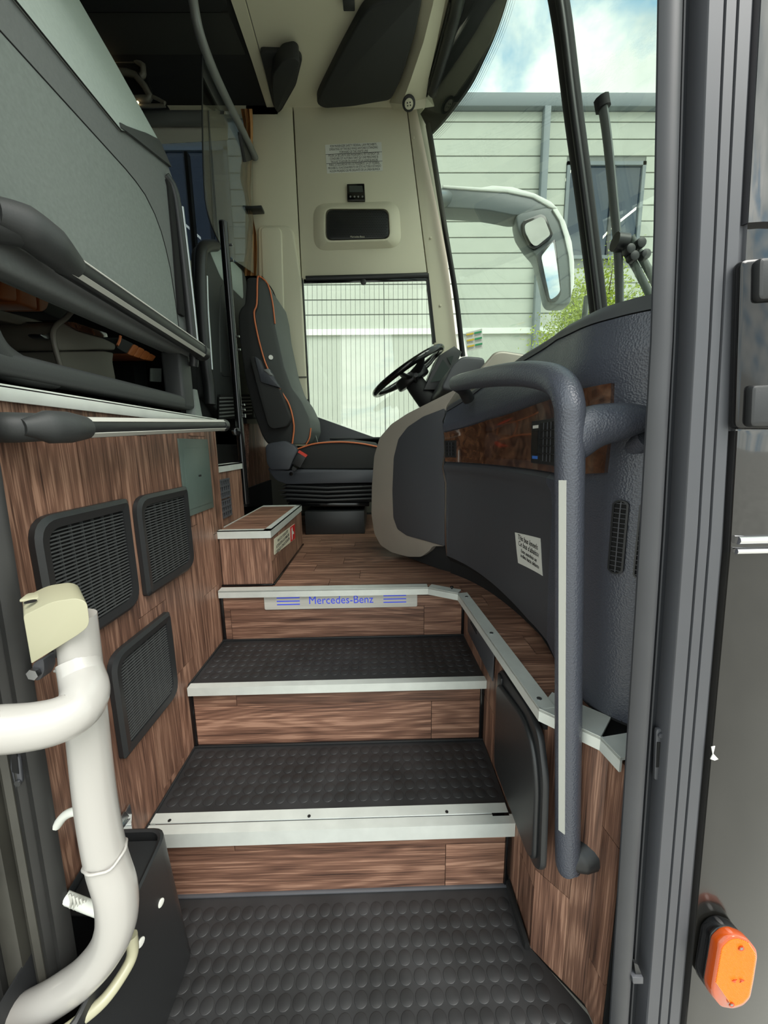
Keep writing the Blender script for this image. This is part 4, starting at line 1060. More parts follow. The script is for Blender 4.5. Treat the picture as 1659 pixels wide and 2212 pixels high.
# notice, thermostat, loudspeaker
nf = thing('federal_law_notice', 'white three-language passenger law notice high on the cream wall', 'sticker', aY(765, 375, YD))
q = [aY(x, y, YD-0.001) for x, y in ((706.5, 375), (827, 369), (824, 307), (702, 313))]
prism('notice_sheet', q, (0, -0.001, 0), 'label_white', nf, smooth=False)
xd = (q[1]-q[0]).normalized(); up_ = (q[3]-q[0]).normalized(); hh = (q[3]-q[0]).length; ww = (q[1]-q[0]).length
lines = [('FOR PASSENGER SAFETY FEDERAL LAW PROHIBITS', .82), ('OPERATING OF THIS BUS WHILE ANYONE IS STANDING', .86), ('FORWARD OF THE WHITE LINE', .5),
         ('POUR LA SÉCURITÉ DES PASSAGERS IL EST INTERDIT DE', .9), ("CONDUIRE CET AUTOBUS TANT QU' UNE PERSONNE SE", .86), ('TROUVE TOUJOURS EN AVANT DE LA LIGNE BLANCHE', .84),
         ('PARA LA SEGURIDAD DE LOS PASAJEROS, LA LEY FEDERAL', .9), ('PROHÍBE EL FUNCIONAMIENTO DE ESTE AUTOBUS ESTANDO', .94), ('ALGUN PASAJERO DE PIE DELANTE DE LA LINEA BLANCA', .9)]
for i, (b_, w_) in enumerate(lines):
    f = 0.93-0.108*i
    text('lettering', b_, q[0]+xd*ww*0.5+up_*hh*f+V((0, -0.0016, 0)), xd, up_, hh*0.115, 'ink', nf, width=ww*w_, ext=0.0001)
for f in (0.655, 0.335):
    a = q[0]+up_*hh*f; prism('rule', [a, a+xd*ww, a+xd*ww+up_*0.002, a+up_*0.002], (0, -0.0016, 0), 'ink', nf, smooth=False)
th = thing('thermostat', 'small black control unit with a screen on the cream wall', 'control unit', aY(770, 433, YD))
prism('case', roundpoly([aY(x, y, YD-0.02) for x, y in ((750, 433), (789, 433), (787, 396), (749, 397))], 0.005, 2), (0, 0.02, 0), 'black_gloss', th, 0.004)
prism('display', [aY(x, y, YD-0.022) for x, y in ((755, 415), (784, 415), (783, 401), (754, 401))], (0, 0.003, 0), 'screen', th)
for x in (757, 766, 774, 783): disc('button', aY(x, 425, YD-0.0205), (0, -1, 0), 0.006, 0.002, 'tube_grey', th, 10)
lo = thing('wall_loudspeaker', 'black perforated loudspeaker grille in a raised cream bezel', 'loudspeaker', aY(772, 520, YD))
def ringloft(name, loops, mat, parent, cap=False):
    bm = bmesh.new(); LV = [[bm.verts.new(p) for p in L_] for L_ in loops]; n = len(LV[0])
    for A, B in zip(LV, LV[1:]):
        for i in range(n): bm.faces.new((A[i], A[(i+1) % n], B[(i+1) % n], B[i]))
    if cap: bm.faces.new(LV[-1])
    return finish(name, bm, mat, parent, True, 45)
def rr(pts, y, r): return roundpoly([aY(a, b, y) for a, b in pts], r, 6)
ringloft('bezel', [rr(((678, 542), (868, 535), (862, 434), (676, 440)), YD-0.001, 0.09), rr(((682, 538), (864, 531), (859, 438), (680, 444)), YD-0.012, 0.085), rr(((697, 524), (848, 520), (844, 448), (697, 448)), YD-0.045, 0.06), rr(((703, 520), (843, 516), (840, 451), (703, 451)), YD-0.045, 0.045), rr(((703, 520), (843, 516), (840, 451), (703, 451)), YD-0.02, 0.045)], 'cream', lo)
prism('mesh_cover', rr(((705, 518), (841, 514), (838, 453), (705, 453)), YD-0.034, 0.045), (0, 0.012, 0), 'black_plastic', lo, 0.006)
bm = bmesh.new()
for j in range(15):
    for i in range(34):
        p = aY(713+i*3.65+(1.8 if j % 2 else 0), 459+j*3.65, YD-0.0343); add_disc(bm, p, (0, -1, 0), 0.0034, 0.0006, 6)
stuff(finish('perforation', bm, 'gap_black', lo, False))
text('lettering', 'Mercedes-Benz', aY(772, 511.5, YD-0.036), (1, 0, 0), (0, 0, 1), 0.016, 'label_ivory', lo, width=0.095)

# driver window with heater wires and rolled blind
wn = struct(prism('window_1', [aY(x, y, YD+0.03) for x, y in ((640, 560), (935, 560), (960, 760), (880, 1000), (640, 930))], (0, 0.005, 0), 'clear_glass', None, smooth=False))
bm = bmesh.new()
for i in range(27):
    x = 664+i*10.3
    a = aY(x, 606, YD+0.028); c_ = aY(x+3, 948 if x > 800 else 890+(x-664)*0.36, YD+0.028); add_tube(bm, [a, c_], 0.0011, 4)
stuff(finish('heater_wire', bm, 'tube_grey', wn, False))
prism('window_gasket', [aY(x, y, YD-0.002) for x, y in ((649, 600), (653, 600), (669, 905), (665, 905))], (0, 0.05, 0), 'black_matte', wn)
prism('window_gasket', [aY(x, y, YD-0.002) for x, y in ((921, 590), (926, 590), (942, 740), (936, 740))], (0, 0.05, 0), 'black_matte', wn)
bl = thing('roller_blind', 'rolled black blind bar along the top of the driver window', 'blind', aY(790, 612, YD-0.03))
tube('blind_roll', [aY(661, 603, YD-0.03), aY(924, 596, YD-0.03)], 0.020, 'black_plastic', bl, 12)
prism('bottom_bar', [aY(x, y, YD-0.04) for x, y in ((656, 603), (922, 598), (922, 606), (656, 612))], (0, 0.012, 0), 'black_gloss', bl, 0.002)
disc('pull_knob', aY(785, 610, YD-0.04), (0, -1, 0), 0.020, 0.012, 'black_plastic', bl, 16, 0.004)

# curtain and strap
cu_ = thing('curtain', 'folded orange curtain hanging at the rear of the cream pillar', 'curtain', aY(535, 590, YD-0.08))
rows = []
for j in range(13):
    py = 235+j*30; r = []
    xa = 520+6*math.sin(j*0.9)+j*0.9; xb = 541+j*1.0+4*math.sin(j*0.7+1)
    if 6 <= j <= 8: xa += 6; xb -= 3
    for i in range(13):
        u = i/12; r.append(aY(xa+(xb-xa)*u, py, YD-0.07+0.025*math.sin(u*14+j*0.25)))
    rows.append(r)
sheet('cloth', rows, (0, 0.006, 0), 'curtain', cu_)
prism('tie_strap', roundpoly([aY(x, y, YD-0.11) for x, y in ((529, 451), (565, 449), (565, 443), (529, 445))], 0.004, 2), (0, 0.07, 0), 'black_plastic', cu_, 0.003)

# ================================================================== CEILING
FE = [(0.40, YD+0.03), (0.405, 2.80), (0.415, 2.60), (0.435, 2.40), (0.455, 2.25), (0.50, 2.0), (0.54, 1.6), (0.53, 1.0), (0.48, 0.40)]
cl = struct(prism('ceiling', [(-0.665, 0.40, ZC)]+[(x, y, ZC) for x, y in FE[::-1]]+[(-0.665, YD+0.03, ZC)], (0, 0, 0.05), 'cream', None, smooth=False))
prism('edge_strip', [aZ(x, y, ZC-0.006) for x, y in ((485, -40), (517, -40), (590, 228), (577, 228))], (0, 0, 0.01), 'cream', cl)
for (x0, y0), (x1, y1) in (((519, -40), (592, 228)), ):
    prism('panel_seam', [aZ(x0, y0, ZC-0.001), aZ(x0+2, y0, ZC-0.001), aZ(x1+2, y1, ZC-0.001), aZ(x1, y1, ZC-0.001)], (0, 0, 0.003), 'wall_lower', cl)
od = tag(prism('overhead_panel', roundpoly([aZ(x, y, ZC-0.06) for x, y in ((800, 14), (912, -20), (912, 0), (898, 70), (868, 170), (845, 218), (760, 232), (700, 236), (683, 226), (690, 208), (740, 110), (782, 34))], 0.03, 3), (0, 0, 0.06), 'overhead_black', None, 0.02, 3), 'large black padded panel under the cream ceiling above the driver', 'panel')
pd = thing('ceiling_pod', 'black tapered pod hanging at the corner of the cream ceiling', 'pod', aZ(600, 180, ZC))
prism('pod_back', roundpoly([aZ(x, y, ZC-0.03) for x, y in ((561, 113), (640, 115), (654, 128), (640, 185), (610, 238), (600, 247), (590, 230))], 0.02, 3), (0, 0, 0.03), 'overhead_black', pd, 0.008)
prism('pod_body', roundpoly([aZ(x, y, ZC-0.10) for x, y in ((590, 160), (612, 130), (638, 125), (648, 135), (636, 185), (606, 236), (597, 243), (588, 200))], 0.02, 3), (0, 0, 0.08), 'overhead_black', pd, 0.02, 3)
tag(box('ceiling_clip', (aZ(741, 2, ZC).x, 2.26, ZC-0.03), (aZ(766, 2, ZC).x, 2.31, ZC), 'black_plastic', None, 0.004), 'small black clip under the cream ceiling at the top', 'clip')
# cream header moulding above the front pillar, with a spot lamp
hd = tag(sheet('header_moulding', [[aZ(920, -60, ZC-0.01), aZ(948, -60, ZC-0.05), aZ(975, -60, ZC-0.03)], [aZ(905, 10, ZC-0.01), aZ(935, 10, ZC-0.06), aZ(960, 10, ZC-0.03)], [aZ(890, 90, ZC-0.01), aZ(915, 90, ZC-0.07), aZ(944, 90, ZC-0.03)],
     [aZ(866, 170, ZC-0.01), aZ(888, 170, ZC-0.08), aZ(926, 170, ZC-0.03)], [aZ(842, 222, ZC-0.01), aZ(868, 225, ZC-0.09), aZ(922, 212, ZC-0.04)], [aZ(848, 236, ZC-0.03), aZ(880, 239, ZC-0.10), aZ(938, 230, ZC-0.06)]], (0, 0, 0.05), 'cream'), 'cream moulded strip curving along the ceiling above the windscreen corner', 'moulding')
spn = thing('spot_lamp', 'small round spot lamp in a black ring on the cream moulding', 'lamp', aZ(883, 222, ZC-0.10))
pc = aZ(883, 222, ZC-0.10); nv = V((0, -0.55, -0.83)).normalized()
disc('ring', pc, nv, 0.040, 0.012, 'black_plastic', spn, 24, 0.004)
disc('lens', pc+nv*0.0115, nv, 0.026, 0.004, 'label_ivory', spn, 20, 0.001)
for i in range(4): disc('lamp_hole', pc+nv*0.0155+V((0.012*math.cos(i*1.57+.6), 0.008*math.sin(i*1.57+.6), 0.008*math.sin(i*1.57+.6)*-0.6)), nv, 0.004, 0.0008, 'ink', spn, 8)

# ================================================================== WINDSCREEN
def wx(y, z):                            # windscreen surface: bowed in plan, raked in height
    return 0.955 - (z-1.603)*0.242 - 0.255*(abs(y-1.70)/1.15)**2.2
ws = struct(sheet('window_2', [[V((wx(0.42+(2.87-0.42)*i/28, z), 0.42+(2.87-0.42)*i/28, z)) for i in range(29)] for z in zr(1.20, 3.24, 12)], (0.006, 0, 0), 'glass'))
# driver-corner gasket
gas = tube('corner_gasket', [aY(925, 270, 2.86), aY(935, 330, 2.86), aY(962, 500, 2.86), aY(985, 640, 2.86), aY(1000, 770, 2.86)], [0.018]*5, 'black_matte', ws, 8, 4)
# black printed border and header across the top
A_ = [(930, 290, 2.85), (962, 255, 2.80), (1010, 190, 2.66), (1040, 130, 2.52), (1066, 70, 2.38), (1090, -5, 2.22), (1120, -130, 2.0)]
B_ = [(908, 246, 2.87), (925, 222, 2.83), (950, 170, 2.70), (968, 110, 2.55), (985, 55, 2.40), (1000, -5, 2.25), (1010, -130, 2.0)]
sheet('black_border', [catmull([aY(*p) for p in A_], 4), catmull([aY(*p) for p in B_], 4)], (0.02, 0.01, 0.01), 'black_matte', ws)
vs = thing('windscreen_blind', 'black roller blind cassette along the top of the windscreen', 'blind', aY(940, 150, 2.7))
tube('cassette', [aY(934, 200, 2.74), aY(955, 130, 2.55), aY(975, 60, 2.38), aY(990, 0, 2.25), aY(1005, -100, 2.02)], [0.03, 0.032, 0.034, 0.034, 0.034], 'black_plastic', vs, 10, 4)
tube('guide_rail', [aY(919, 208, 2.78), aY(940, 135, 2.58), aY(960, 60, 2.4), aY(975, 0, 2.27)], [0.014]*4, 'black_gloss', vs, 8, 4)
# black halftone fringe of the border
bm = bmesh.new()
fr_ = catmull([aY(*p) for p in A_], 12)
for i, p in enumerate(fr_):
    q = fr_[min(i+1, len(fr_)-1)]
    if q == p: continue
    for u in (0, .33, .66):
        c_ = p.lerp(q, u); n = V((0.8, -0.1, -0.55)).normalized()
        for kx in range(1, 6): 
            add_disc(bm, c_+n*(0.011*kx), (-1, 0, -0.24), 0.0032*(1-kx*0.13), 0.0008, 5)
stuff(finish('halftone_dots', bm, 'black_matte', ws, False))
# centre post
cp = [aY(x, y, 1.70) for x, y in ((1196, -60), (1216, 60), (1238, 240), (1262, 420), (1282, 580), (1296, 700))]
pt = struct(tube('trim_3', cp, 0.030, 'black_matte', None, 10, 4, ry=0.042, up=(0, 1, 0)))
tube('post_cover', [p+V((-0.018, -0.03, 0)) for p in cp], 0.014, 'black_plastic', pt, 10, 4)
# warning labels low on the glass
lb = thing('glass_label', 'small yellow and green warning label low on the windscreen', 'sticker', aY(1026, 760, 2.6))
LA = [aY(x, y, 2.55) for x, y in ((1009, 759), (1043, 752), (1041, 710), (1006, 719))]
lx = (LA[1]-LA[0]); ly = (LA[3]-LA[0])
prism('label_sheet', LA, (0.002, 0.001, 0), 'label_white', lb, smooth=False)
for j in range(3):
    for i, m_ in ((0, 'label_yellow'), (1, 'label_green')):
        a = LA[0]+lx*(0.03+0.5*i)+ly*(0.20+0.32*j)+V((0, -0.002, 0)); prism('colour_bar', [a, a+lx*0.45, a+lx*0.45+ly*0.09, a+ly*0.09], (0, -0.001, 0), m_, lb, smooth=False)
        for q_ in range(2):
            a2 = a-ly*(0.05+0.05*q_); prism('print_line', [a2, a2+lx*0.40, a2+lx*0.40+ly*0.012, a2+ly*0.012], (0, -0.001, 0), 'tube_grey', lb, smooth=False)

# wipers outside
def wiper(label, pts, arms):
    t = thing('windscreen_wiper', label, 'wiper', pts[-1], 'windscreen wipers')
    tube('blade', pts, 0.018, 'wiper_grey', t, 8, 3, ry=0.012)
    for a in arms: tube('arm', a, 0.013, 'seal_dark', t, 8, 3)
    return t
WY = 1.50
w1 = wiper('tall dark wiper standing on the door-side half of the windscreen', [aY(x, y, WY) for x, y in ((1300, 215), (1312, 300), (1325, 430), (1336, 560), (1340, 760))], [])
tube('rubber_tip', [aY(1299, 212, WY), aY(1303, 235, WY)], 0.024, 'black_matte', w1, 10)
tube('joint', [aY(1328, 522, WY-0.02), aY(1352, 525, WY-0.02)], 0.03, 'black_plastic', w1, 12)
for pts in (((1345, 530), (1372, 575), (1395, 620), (1420, 670)), ((1362, 512), (1388, 560), (1410, 600), (1425, 640))):
    tube('parallel_arm', [aY(x, y, WY-0.02) for x, y in pts], 0.013, 'wiper_grey', w1, 10, 3)
for x, y in ((1352, 545), (1360, 560), (1375, 532), (1385, 556)): disc('swivel', aY(x, y, WY-0.035), (0, -1, 0), 0.017, 0.03, 'black_plastic', w1, 12, 0.004)
w2 = wiper('thin dark wiper arm low behind the centre post', [aY(x, y, 1.9) for x, y in ((1268, 640), (1262, 690), (1255, 740))], [])

# exterior mirror
def mz(x, y): return (900+x*360/1659.0, 380+y*320/1475.0)
MY = 3.15
mr = thing('door_mirror', 'large exterior mirror on a curved arm outside the windscreen', 'mirror', aY(1200, 655, MY))
armp = [mz(*p) for p in ((180, 120), (420, 105), (640, 110), (860, 120), (1080, 165), (1260, 260), (1330, 320), (1230, 345), (1000, 400), (860, 370), (690, 340), (480, 325), (180, 310))]
prism('arm', roundpoly([aY(*p, MY) for p in armp], 0.05, 3), (0, 0.16, 0), 'mirror_grey', mr, 0.025, 3)
tube('mount', [aY(938, 428, 2.965), aY(948, 430, 3.07), aY(965, 430, 3.2)], [0.045, 0.05, 0.055], 'mirror_grey', mr, 12, 3)
topp = [mz(*p) for p in ((260, 85), (640, 110), (760, 90), (960, 105), (1180, 170), (1340, 250), (1420, 330), (1330, 310), (1160, 215), (900, 160), (640, 145), (260, 115))]
prism('arm_top', [aY(*p, MY-0.01) for p in topp], (0, 0.18, 0), 'facade_white', mr, 0.01)
head = [mz(*p) for p in ((1290, 300), (1400, 320), (1480, 450), (1545, 650), (1570, 850), (1570, 1080), (1530, 1270), (1480, 1285), (1340, 1285), (1300, 1240), (1250, 1000), (1190, 800), (1100, 700), (1010, 560), (980, 400), (1060, 330))]
prism('housing', roundpoly([aY(*p, MY) for p in head], 0.03, 3), (0.02, 0.14, 0), 'mirror_grey', mr, 0.02, 3)
rimp = [mz(*p) for p in ((1400, 320), (1480, 450), (1545, 650), (1570, 850), (1570, 1080), (1535, 1200), (1530, 1000), (1515, 800), (1470, 600), (1420, 440), (1350, 330))]
prism('housing_rim', [aY(*p, MY-0.012) for p in rimp], (0.02, 0.1, 0), 'facade_white', mr, 0.006)
prism('wide_glass_frame', roundpoly([aY(*mz(*p), MY-0.03) for p in ((1050, 450), (1240, 375), (1290, 400), (1360, 580), (1340, 620), (1190, 730), (1130, 690), (1060, 560))], 0.02, 3), (0, 0.03, 0), 'black_gloss', mr, 0.004)
prism('wide_glass', roundpoly([aY(*mz(*p), MY-0.034-0.10*(730-p[1])/350.0) for p in ((1075, 480), (1240, 405), (1275, 430), (1335, 585), (1190, 705), (1140, 665), (1085, 560))], 0.02, 3), (0, 0.005, 0), 'mirror', mr, smooth=False)
prism('main_glass_frame', roundpoly([aY(*mz(*p), MY-0.02) for p in ((1190, 790), (1380, 620), (1420, 900), (1440, 1170), (1400, 1250), (1310, 1260), (1240, 1000))], 0.02, 3), (0, 0.02, 0), 'black_gloss', mr, 0.004)
prism('main_glass', roundpoly([aY(*mz(*p), MY-0.026) for p in ((1240, 800), (1360, 650), (1400, 900), (1430, 1150), (1390, 1200), (1330, 1235), (1280, 1000))], 0.02, 3), (0, 0.005, 0), 'mirror', mr, smooth=False)
# ================================================================== PASSENGER COMPARTMENT
pcl = struct(box('ceiling_passenger', (-4.0, 0.40, ZC+0.01), (-0.665, YD+0.05, ZC+0.05), 'ceiling_dark'))
prism('ceiling_band', [aZ(x, y, ZC+0.004) for x, y in ((-900, 28), (492, 28), (530, 118), (-900, 118))], (0, 0, 0.006), 'ceiling_band', pcl)
prism('ceiling_valance', [aZ(x, y, ZC-0.03) for x, y in ((-900, -60), (480, -60), (490, 16), (478, 26), (-900, 26))], (0, 0, 0.04), 'ceiling_dark', pcl)
# luggage-rack fittings with reading lamps
lf = thing('rack_fitting', 'silver edged reading lamp fittings under the dark luggage rack', 'lamp fitting', aY(300, 200, 2.6))
def fz(x, y): return (160+x*440/1659.0, y*330/1244.0)
for nm, ps, r in (('outer_frame', ((-60, 490), (490, 485), (565, 590), (545, 625)), 0.016), ('inner_frame', ((-60, 575), (340, 590), (500, 615), (620, 790), (560, 808), (460, 812)), 0.019), ('lower_frame', ((630, 785), (700, 815), (740, 858), (500, 862)), 0.010)):
    tube(nm, [aY(*fz(*p), 2.62) for p in ps], r, 'armrest_grey', lf, 8, 2)
prism('fitting_body', [aY(*fz(*p), 2.66) for p in ((-60, 470), (500, 470), (580, 600), (640, 780), (760, 860), (-60, 870))], (0, 0.03, 0), 'gap_black', lf)
disc('lamp_lens', aY(*fz(300, 540), 2.60), (0, -1, -0.3), 0.012, 0.005, 'lamp_dot', lf); disc('lamp_lens', aY(*fz(520, 835), 2.60), (0, -1, -0.3), 0.006, 0.004, 'lamp_dot', lf)
# far window wall
wf = struct(prism('wall_far', [aY(x, y, YD) for x, y in ((-2000, 226), (600, 222), (600, 247), (-2000, 247))], (0, 0.05, 0), 'cream'))
zlow = aY(400, 566, YD).z
box('lower_wall', (-5, YD, 1.0), (-0.80, YD+0.05, zlow), 'wall_lower', wf)
prism('window_ledge', [aY(x, y, YD-0.10) for x, y in ((-900, 562), (436, 562), (436, 580), (-900, 580))], (0, 0.1, 0), 'cream', wf, 0.004)
prism('ledge_panel', [aY(x, y, YD-0.06) for x, y in ((-900, 580), (436, 580), (436, 640), (-900, 600))], (0, 0.06, 0), 'cream', wf)
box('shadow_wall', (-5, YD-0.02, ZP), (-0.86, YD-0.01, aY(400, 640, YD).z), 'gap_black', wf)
box('window_post', (aY(404, 400, YD).x, YD-0.005, zlow), (aY(411, 400, YD).x, YD+0.04, 3.0), 'black_matte', wf)
bl2 = thing('passenger_blind', 'pale blind below a grey roller on the far passenger window', 'blind', aY(400, 300, YD-0.05))
tube('blind_roll', [aY(-900, 262, YD-0.06), aY(487, 256, YD-0.06)], 0.038, 'tube_grey', bl2, 12)
prism('blind_sheet', [aY(x, y, YD-0.03) for x, y in ((-900, 268), (492, 264), (492, 302), (320, 312), (-900, 330))], (0, 0.004, 0), 'shade_white', bl2)
wn3 = struct(prism('window_3', [aY(x, y, YD+0.03) for x, y in ((-900, 240), (545, 240), (545, 640), (-900, 640))], (0, 0.004, 0), 'tinted_glass', None, smooth=False))
# bus shell that closes the dark compartment
struct(box('wall_rear', (-4.05, 0.35, Z0), (-4.0, YD+0.05, ZC+0.05), 'ceiling_dark'))
struct(box('wall_door_side', (-4.0, 0.345, -0.2), (-0.605, 0.44, ZC+0.05), 'black_plastic'))
struct(box('wall_header', (-0.605, 0.36, 2.62), (0.60, 0.42, ZC+0.05), 'cream'))
struct(box('wall_front', (0.72, 0.70, -0.1), (0.96, YD-0.1, 1.20), 'black_matte'))
# roof skin that the ceiling hangs from
struct(prism('roof', [(-4.05, 0.36, ZC+0.055)]+[(x+0.02, y, ZC+0.055) for x, y in FE[::-1]]+[(-4.05, YD+0.05, ZC+0.055)], (0, 0, 0.04), 'facade_white', None, smooth=False))

# ceiling handrail, clear screen, far-side panel
hr = tag(tube('ceiling_handrail', [aX(412, -40, -0.75), aX(418, 10, -0.75), aX(432, 75, -0.75), aX(460, 150, -0.75), aX(490, 215, -0.75), aX(520, 275, -0.75), aX(550, 338, -0.75)], 0.021, 'tube_grey', None, 14, 5), 'bent grey handrail tube running under the ceiling to the pillar', 'handrail')
disc('end_cap', aX(550, 338, -0.75), (0, 1, -0.2), 0.0212, 0.01, 'tube_grey', hr)
prism('bracket', [aX(x, y, -0.76) for x, y in ((484, 240), (498, 240), (498, 247), (484, 247))], (-0.02, 0, 0), 'chrome', hr)
prism('hanger', [aX(x, y, -0.76) for x, y in ((520, 285), (530, 290), (545, 345), (532, 350))], (-0.02, 0, 0), 'black_plastic', hr)
gs = thing('partition_screen', 'clear acrylic screen behind the driver seat', 'screen', aX(480, 535, -0.77))
ol = [aX(x, y, -0.77) for x, y in ((437, 122), (462, 165), (500, 245), (546, 335), (548, 590), (505, 560), (480, 538), (466, 508), (450, 465), (441, 400), (437, 250))]
prism('pane', ol, (-0.004, 0, 0), 'pane_glass', gs, smooth=False)
tube('pane_edge', [aX(x, y, -0.769) for x, y in ((437, 122), (437, 250), (441, 400), (450, 465), (466, 508), (481, 538))], 0.0035, 'black_plastic', gs, 6, 3)
rod('inner_line', aX(450, 240, -0.772), aX(462, 495, -0.772), 0.003, 'panel_dark', gs, 6)
fp = thing('driver_partition', 'grey partition panel with a tall black handle behind the driver seat', 'panel', aX(500, 900, -0.82))
def hz(x, y): return (400+x*500/1659.0, 440+y*500/1659.0)
XP = -0.82
prism('panel_body', roundpoly([aX(*hz(*p), XP) for p in ((110, 330), (150, 295), (230, 300), (300, 360), (420, 480), (440, 540), (460, 900), (500, 1300), (520, 1540), (270, 1540), (190, 1420), (150, 1380), (120, 700))], 0.04, 3), (-0.05, 0, 0), 'panel_dark', fp, 0.012, 3)
prism('panel_light', roundpoly([aX(*hz(*p), XP+0.003) for p in ((165, 310), (235, 308), (300, 368), (410, 478), (420, 690), (320, 590), (262, 540))], 0.03, 3), (-0.02, 0, 0), 'panel_light', fp, 0.006)
prism('lower_shell', roundpoly([aX(*hz(*p), XP+0.006) for p in ((260, 560), (330, 620), (410, 720), (440, 1250), (260, 1240), (250, 900))], 0.05, 3), (-0.02, 0, 0), 'panel_dark', fp, 0.01)
tube('handle', [aX(*hz(*p), XP+0.03) for p in ((215, 300), (140, 310), (112, 380), (112, 600), (128, 900), (150, 1150), (170, 1300), (180, 1440))], 0.026, 'black_plastic', fp, 14, 5)
tube('handle_inlay', [aX(*hz(*p), XP+0.055) for p in ((155, 520), (163, 760), (178, 980), (192, 1190))], 0.006, 'steel', fp, 8, 3)
cab = thing('partition_cabinet', 'dark wood cabinet low behind the black pole', 'cabinet', (-0.82, 2.2, Z3))
prism('cabinet_side', [aX(x, y, -0.80) for x, y in ((538, 912), (585, 915), (590, 1040), (536, 1085))], (-0.05, 0, 0), 'wood_z', cab)
prism('cabinet_frame', [aX(x, y, -0.79) for x, y in ((532, 905), (590, 906), (590, 915), (534, 915))], (-0.05, 0, 0), 'black_plastic', cab)
prism('cabinet_foot', [aX(x, y, -0.79) for x, y in ((534, 1055), (590, 1035), (595, 1090), (534, 1095))], (-0.05, 0, 0), 'black_matte', cab)
box('back_board', (-0.90, 1.85, Z3), (-0.86, YD-0.02, 1.9), 'black_matte', cab)
lv = thing('heater_grille', 'dark slatted heater grille low behind the driver seat', 'grille', aX(520, 905, -0.79))
for i in range(6): prism('slat', [aX(x, y, -0.795) for x, y in ((478, 858+i*8), (545, 857+i*7), (545, 860+i*7), (478, 861.5+i*8))], (-0.01, 0, 0), 'tube_grey', lv)
prism('grille_back', [aX(x, y, -0.80) for x, y in ((476, 852), (548, 852), (548, 902), (476, 905))], (-0.01, 0, 0), 'gap_black', lv)

# ================================================================== DOOR FRAME, LEFT
def xline(z): return -0.476-0.028*(1.084-z)
fl_ = struct(sheet('door_frame_left', [[V((xline(z)-0.006, 0.506, z)), V((xline(z), 0.50, z)), V((xline(z)-0.002, 0.492, z)), V((xline(z)-0.012, 0.484, z)), V((xline(z)-0.022, 0.488, z)), V((xline(z)-0.026, 0.50, z))] for z in zr(-0.2, 2.6, 6)], (-0.02, 0.0, 0), 'frame_olive_dark'))
for i, (a, c_, y0, mt_) in enumerate(((0.026, 0.040, 0.498, 'frame_olive'), (0.041, 0.056, 0.486, 'frame_olive'), (0.057, 0.064, 0.496, 'frame_olive_dark'), (0.065, 0.092, 0.478, 'frame_olive'), (0.093, 0.20, 0.470, 'frame_olive_dark'))):
    sheet('frame_profile', [[V((xline(z)-c_, y0, z)), V((xline(z)-(a+c_)/2, y0-0.004, z)), V((xline(z)-a, y0, z))] for z in zr(-0.2, 2.6, 6)], (0, 0.02, 0), mt_, fl_)
hw = thing('latch_keeper', 'small steel latch keeper in the left door frame', 'latch', aY(38, 1690, 0.49))
prism('keeper_plate', roundpoly([aY(x, y, 0.485) for x, y in ((24, 1615), (42, 1640), (48, 1690), (34, 1706), (22, 1660))], 0.003, 2), (0, 0.004, 0), 'frame_plate', hw, 0.001)
prism('keeper_slot', [aY(x, y, 0.484) for x, y in ((22, 1610), (36, 1632), (40, 1672), (26, 1668))], (0, 0.002, 0), 'gap_black', hw)
disc('screw', aY(40, 1691, 0.484), (0, -1, 0), 0.0045, 0.002, 'steel', hw, 12)
# ---- white door mechanism pole
wp = thing('door_pole', 'white painted tube of the door mechanism with a curved arm', 'pole', aY(100, 2190, 0.42))
PY = 0.455
tube('pole', [V((max(aY(x, y, PY).x, -0.603), PY-(0.035 if x < -50 else 0), aY(x, y, PY).z)) for x, y in ((164, 1330), (176, 1440), (192, 1600), (208, 1740), (228, 1850), (250, 1925), (252, 1990), (230, 2050), (180, 2110), (110, 2160), (20, 2215), (-60, 2260))], [0.0215, 0.0225, 0.0235, 0.0245, 0.0255, 0.0265, 0.0265, 0.026, 0.026, 0.026, 0.026, 0.026], 'white_paint', wp, 20, 6)
tube('arm', [aY(168, 1425, PY-0.004), aY(178, 1462, PY-0.012), aY(184, 1497, PY-0.028), aY(168, 1532, PY-0.045), aY(125, 1556, PY-0.06), aY(60, 1570, PY-0.072), aY(-20, 1576, PY-0.085), aY(-90, 1578, PY-0.095), V((-0.603, 0.375, aY(-90, 1578, PY-0.095).z))], [0.0225, 0.024, 0.0255, 0.0255, 0.025, 0.0245, 0.0235, 0.0225], 'white_paint', wp, 20, 6)
def bead(px, py, d, r):
    c_ = aY(px, py, PY-0.002); d = V(d).normalized(); s = d.orthogonal().normalized(); t = d.cross(s)
    pts = [c_+(s*math.cos(a)+t*math.sin(a))*(r+0.0008*math.sin(7*a))+d*0.0025*math.sin(3*a) for a in [2*math.pi*i/36 for i in range(36)]]
    tube('weld_bead', pts, 0.0020, 'white_paint', wp, 8, 0, True)
bead(170, 1432, (0.05, 0, -1), 0.0225); bead(228, 1848, (0.12, 0, -1), 0.0255)
cb_ = thing('cover_bracket', 'cream painted bracket cover clamped on the white pole', 'bracket', aY(120, 1430, 0.45))
body = [(50, 1330), (112, 1300), (165, 1292), (188, 1300), (194, 1352), (168, 1372), (68, 1434)]
prism('cover', roundpoly([aY(x, y, 0.425) for x, y in body], [0.004, 0.01, 0.012, 0.012, 0.012, 0.006, 0.002], 4), (-0.050, 0.055, 0.0), 'cream_paint', cb_, 0.008, 4)
prism('top_flap', roundpoly([aZ(x, y, 0.918) for x, y in ((40, 1302), (105, 1292), (108, 1280), (60, 1286))], 0.004, 2), (0, 0, 0.003), 'cream_paint', cb_, 0.001)
disc('flap_hole', aZ(66, 1300, 0.9215), (0, 0, 1), 0.006, 0.0006, 'ink', cb_)
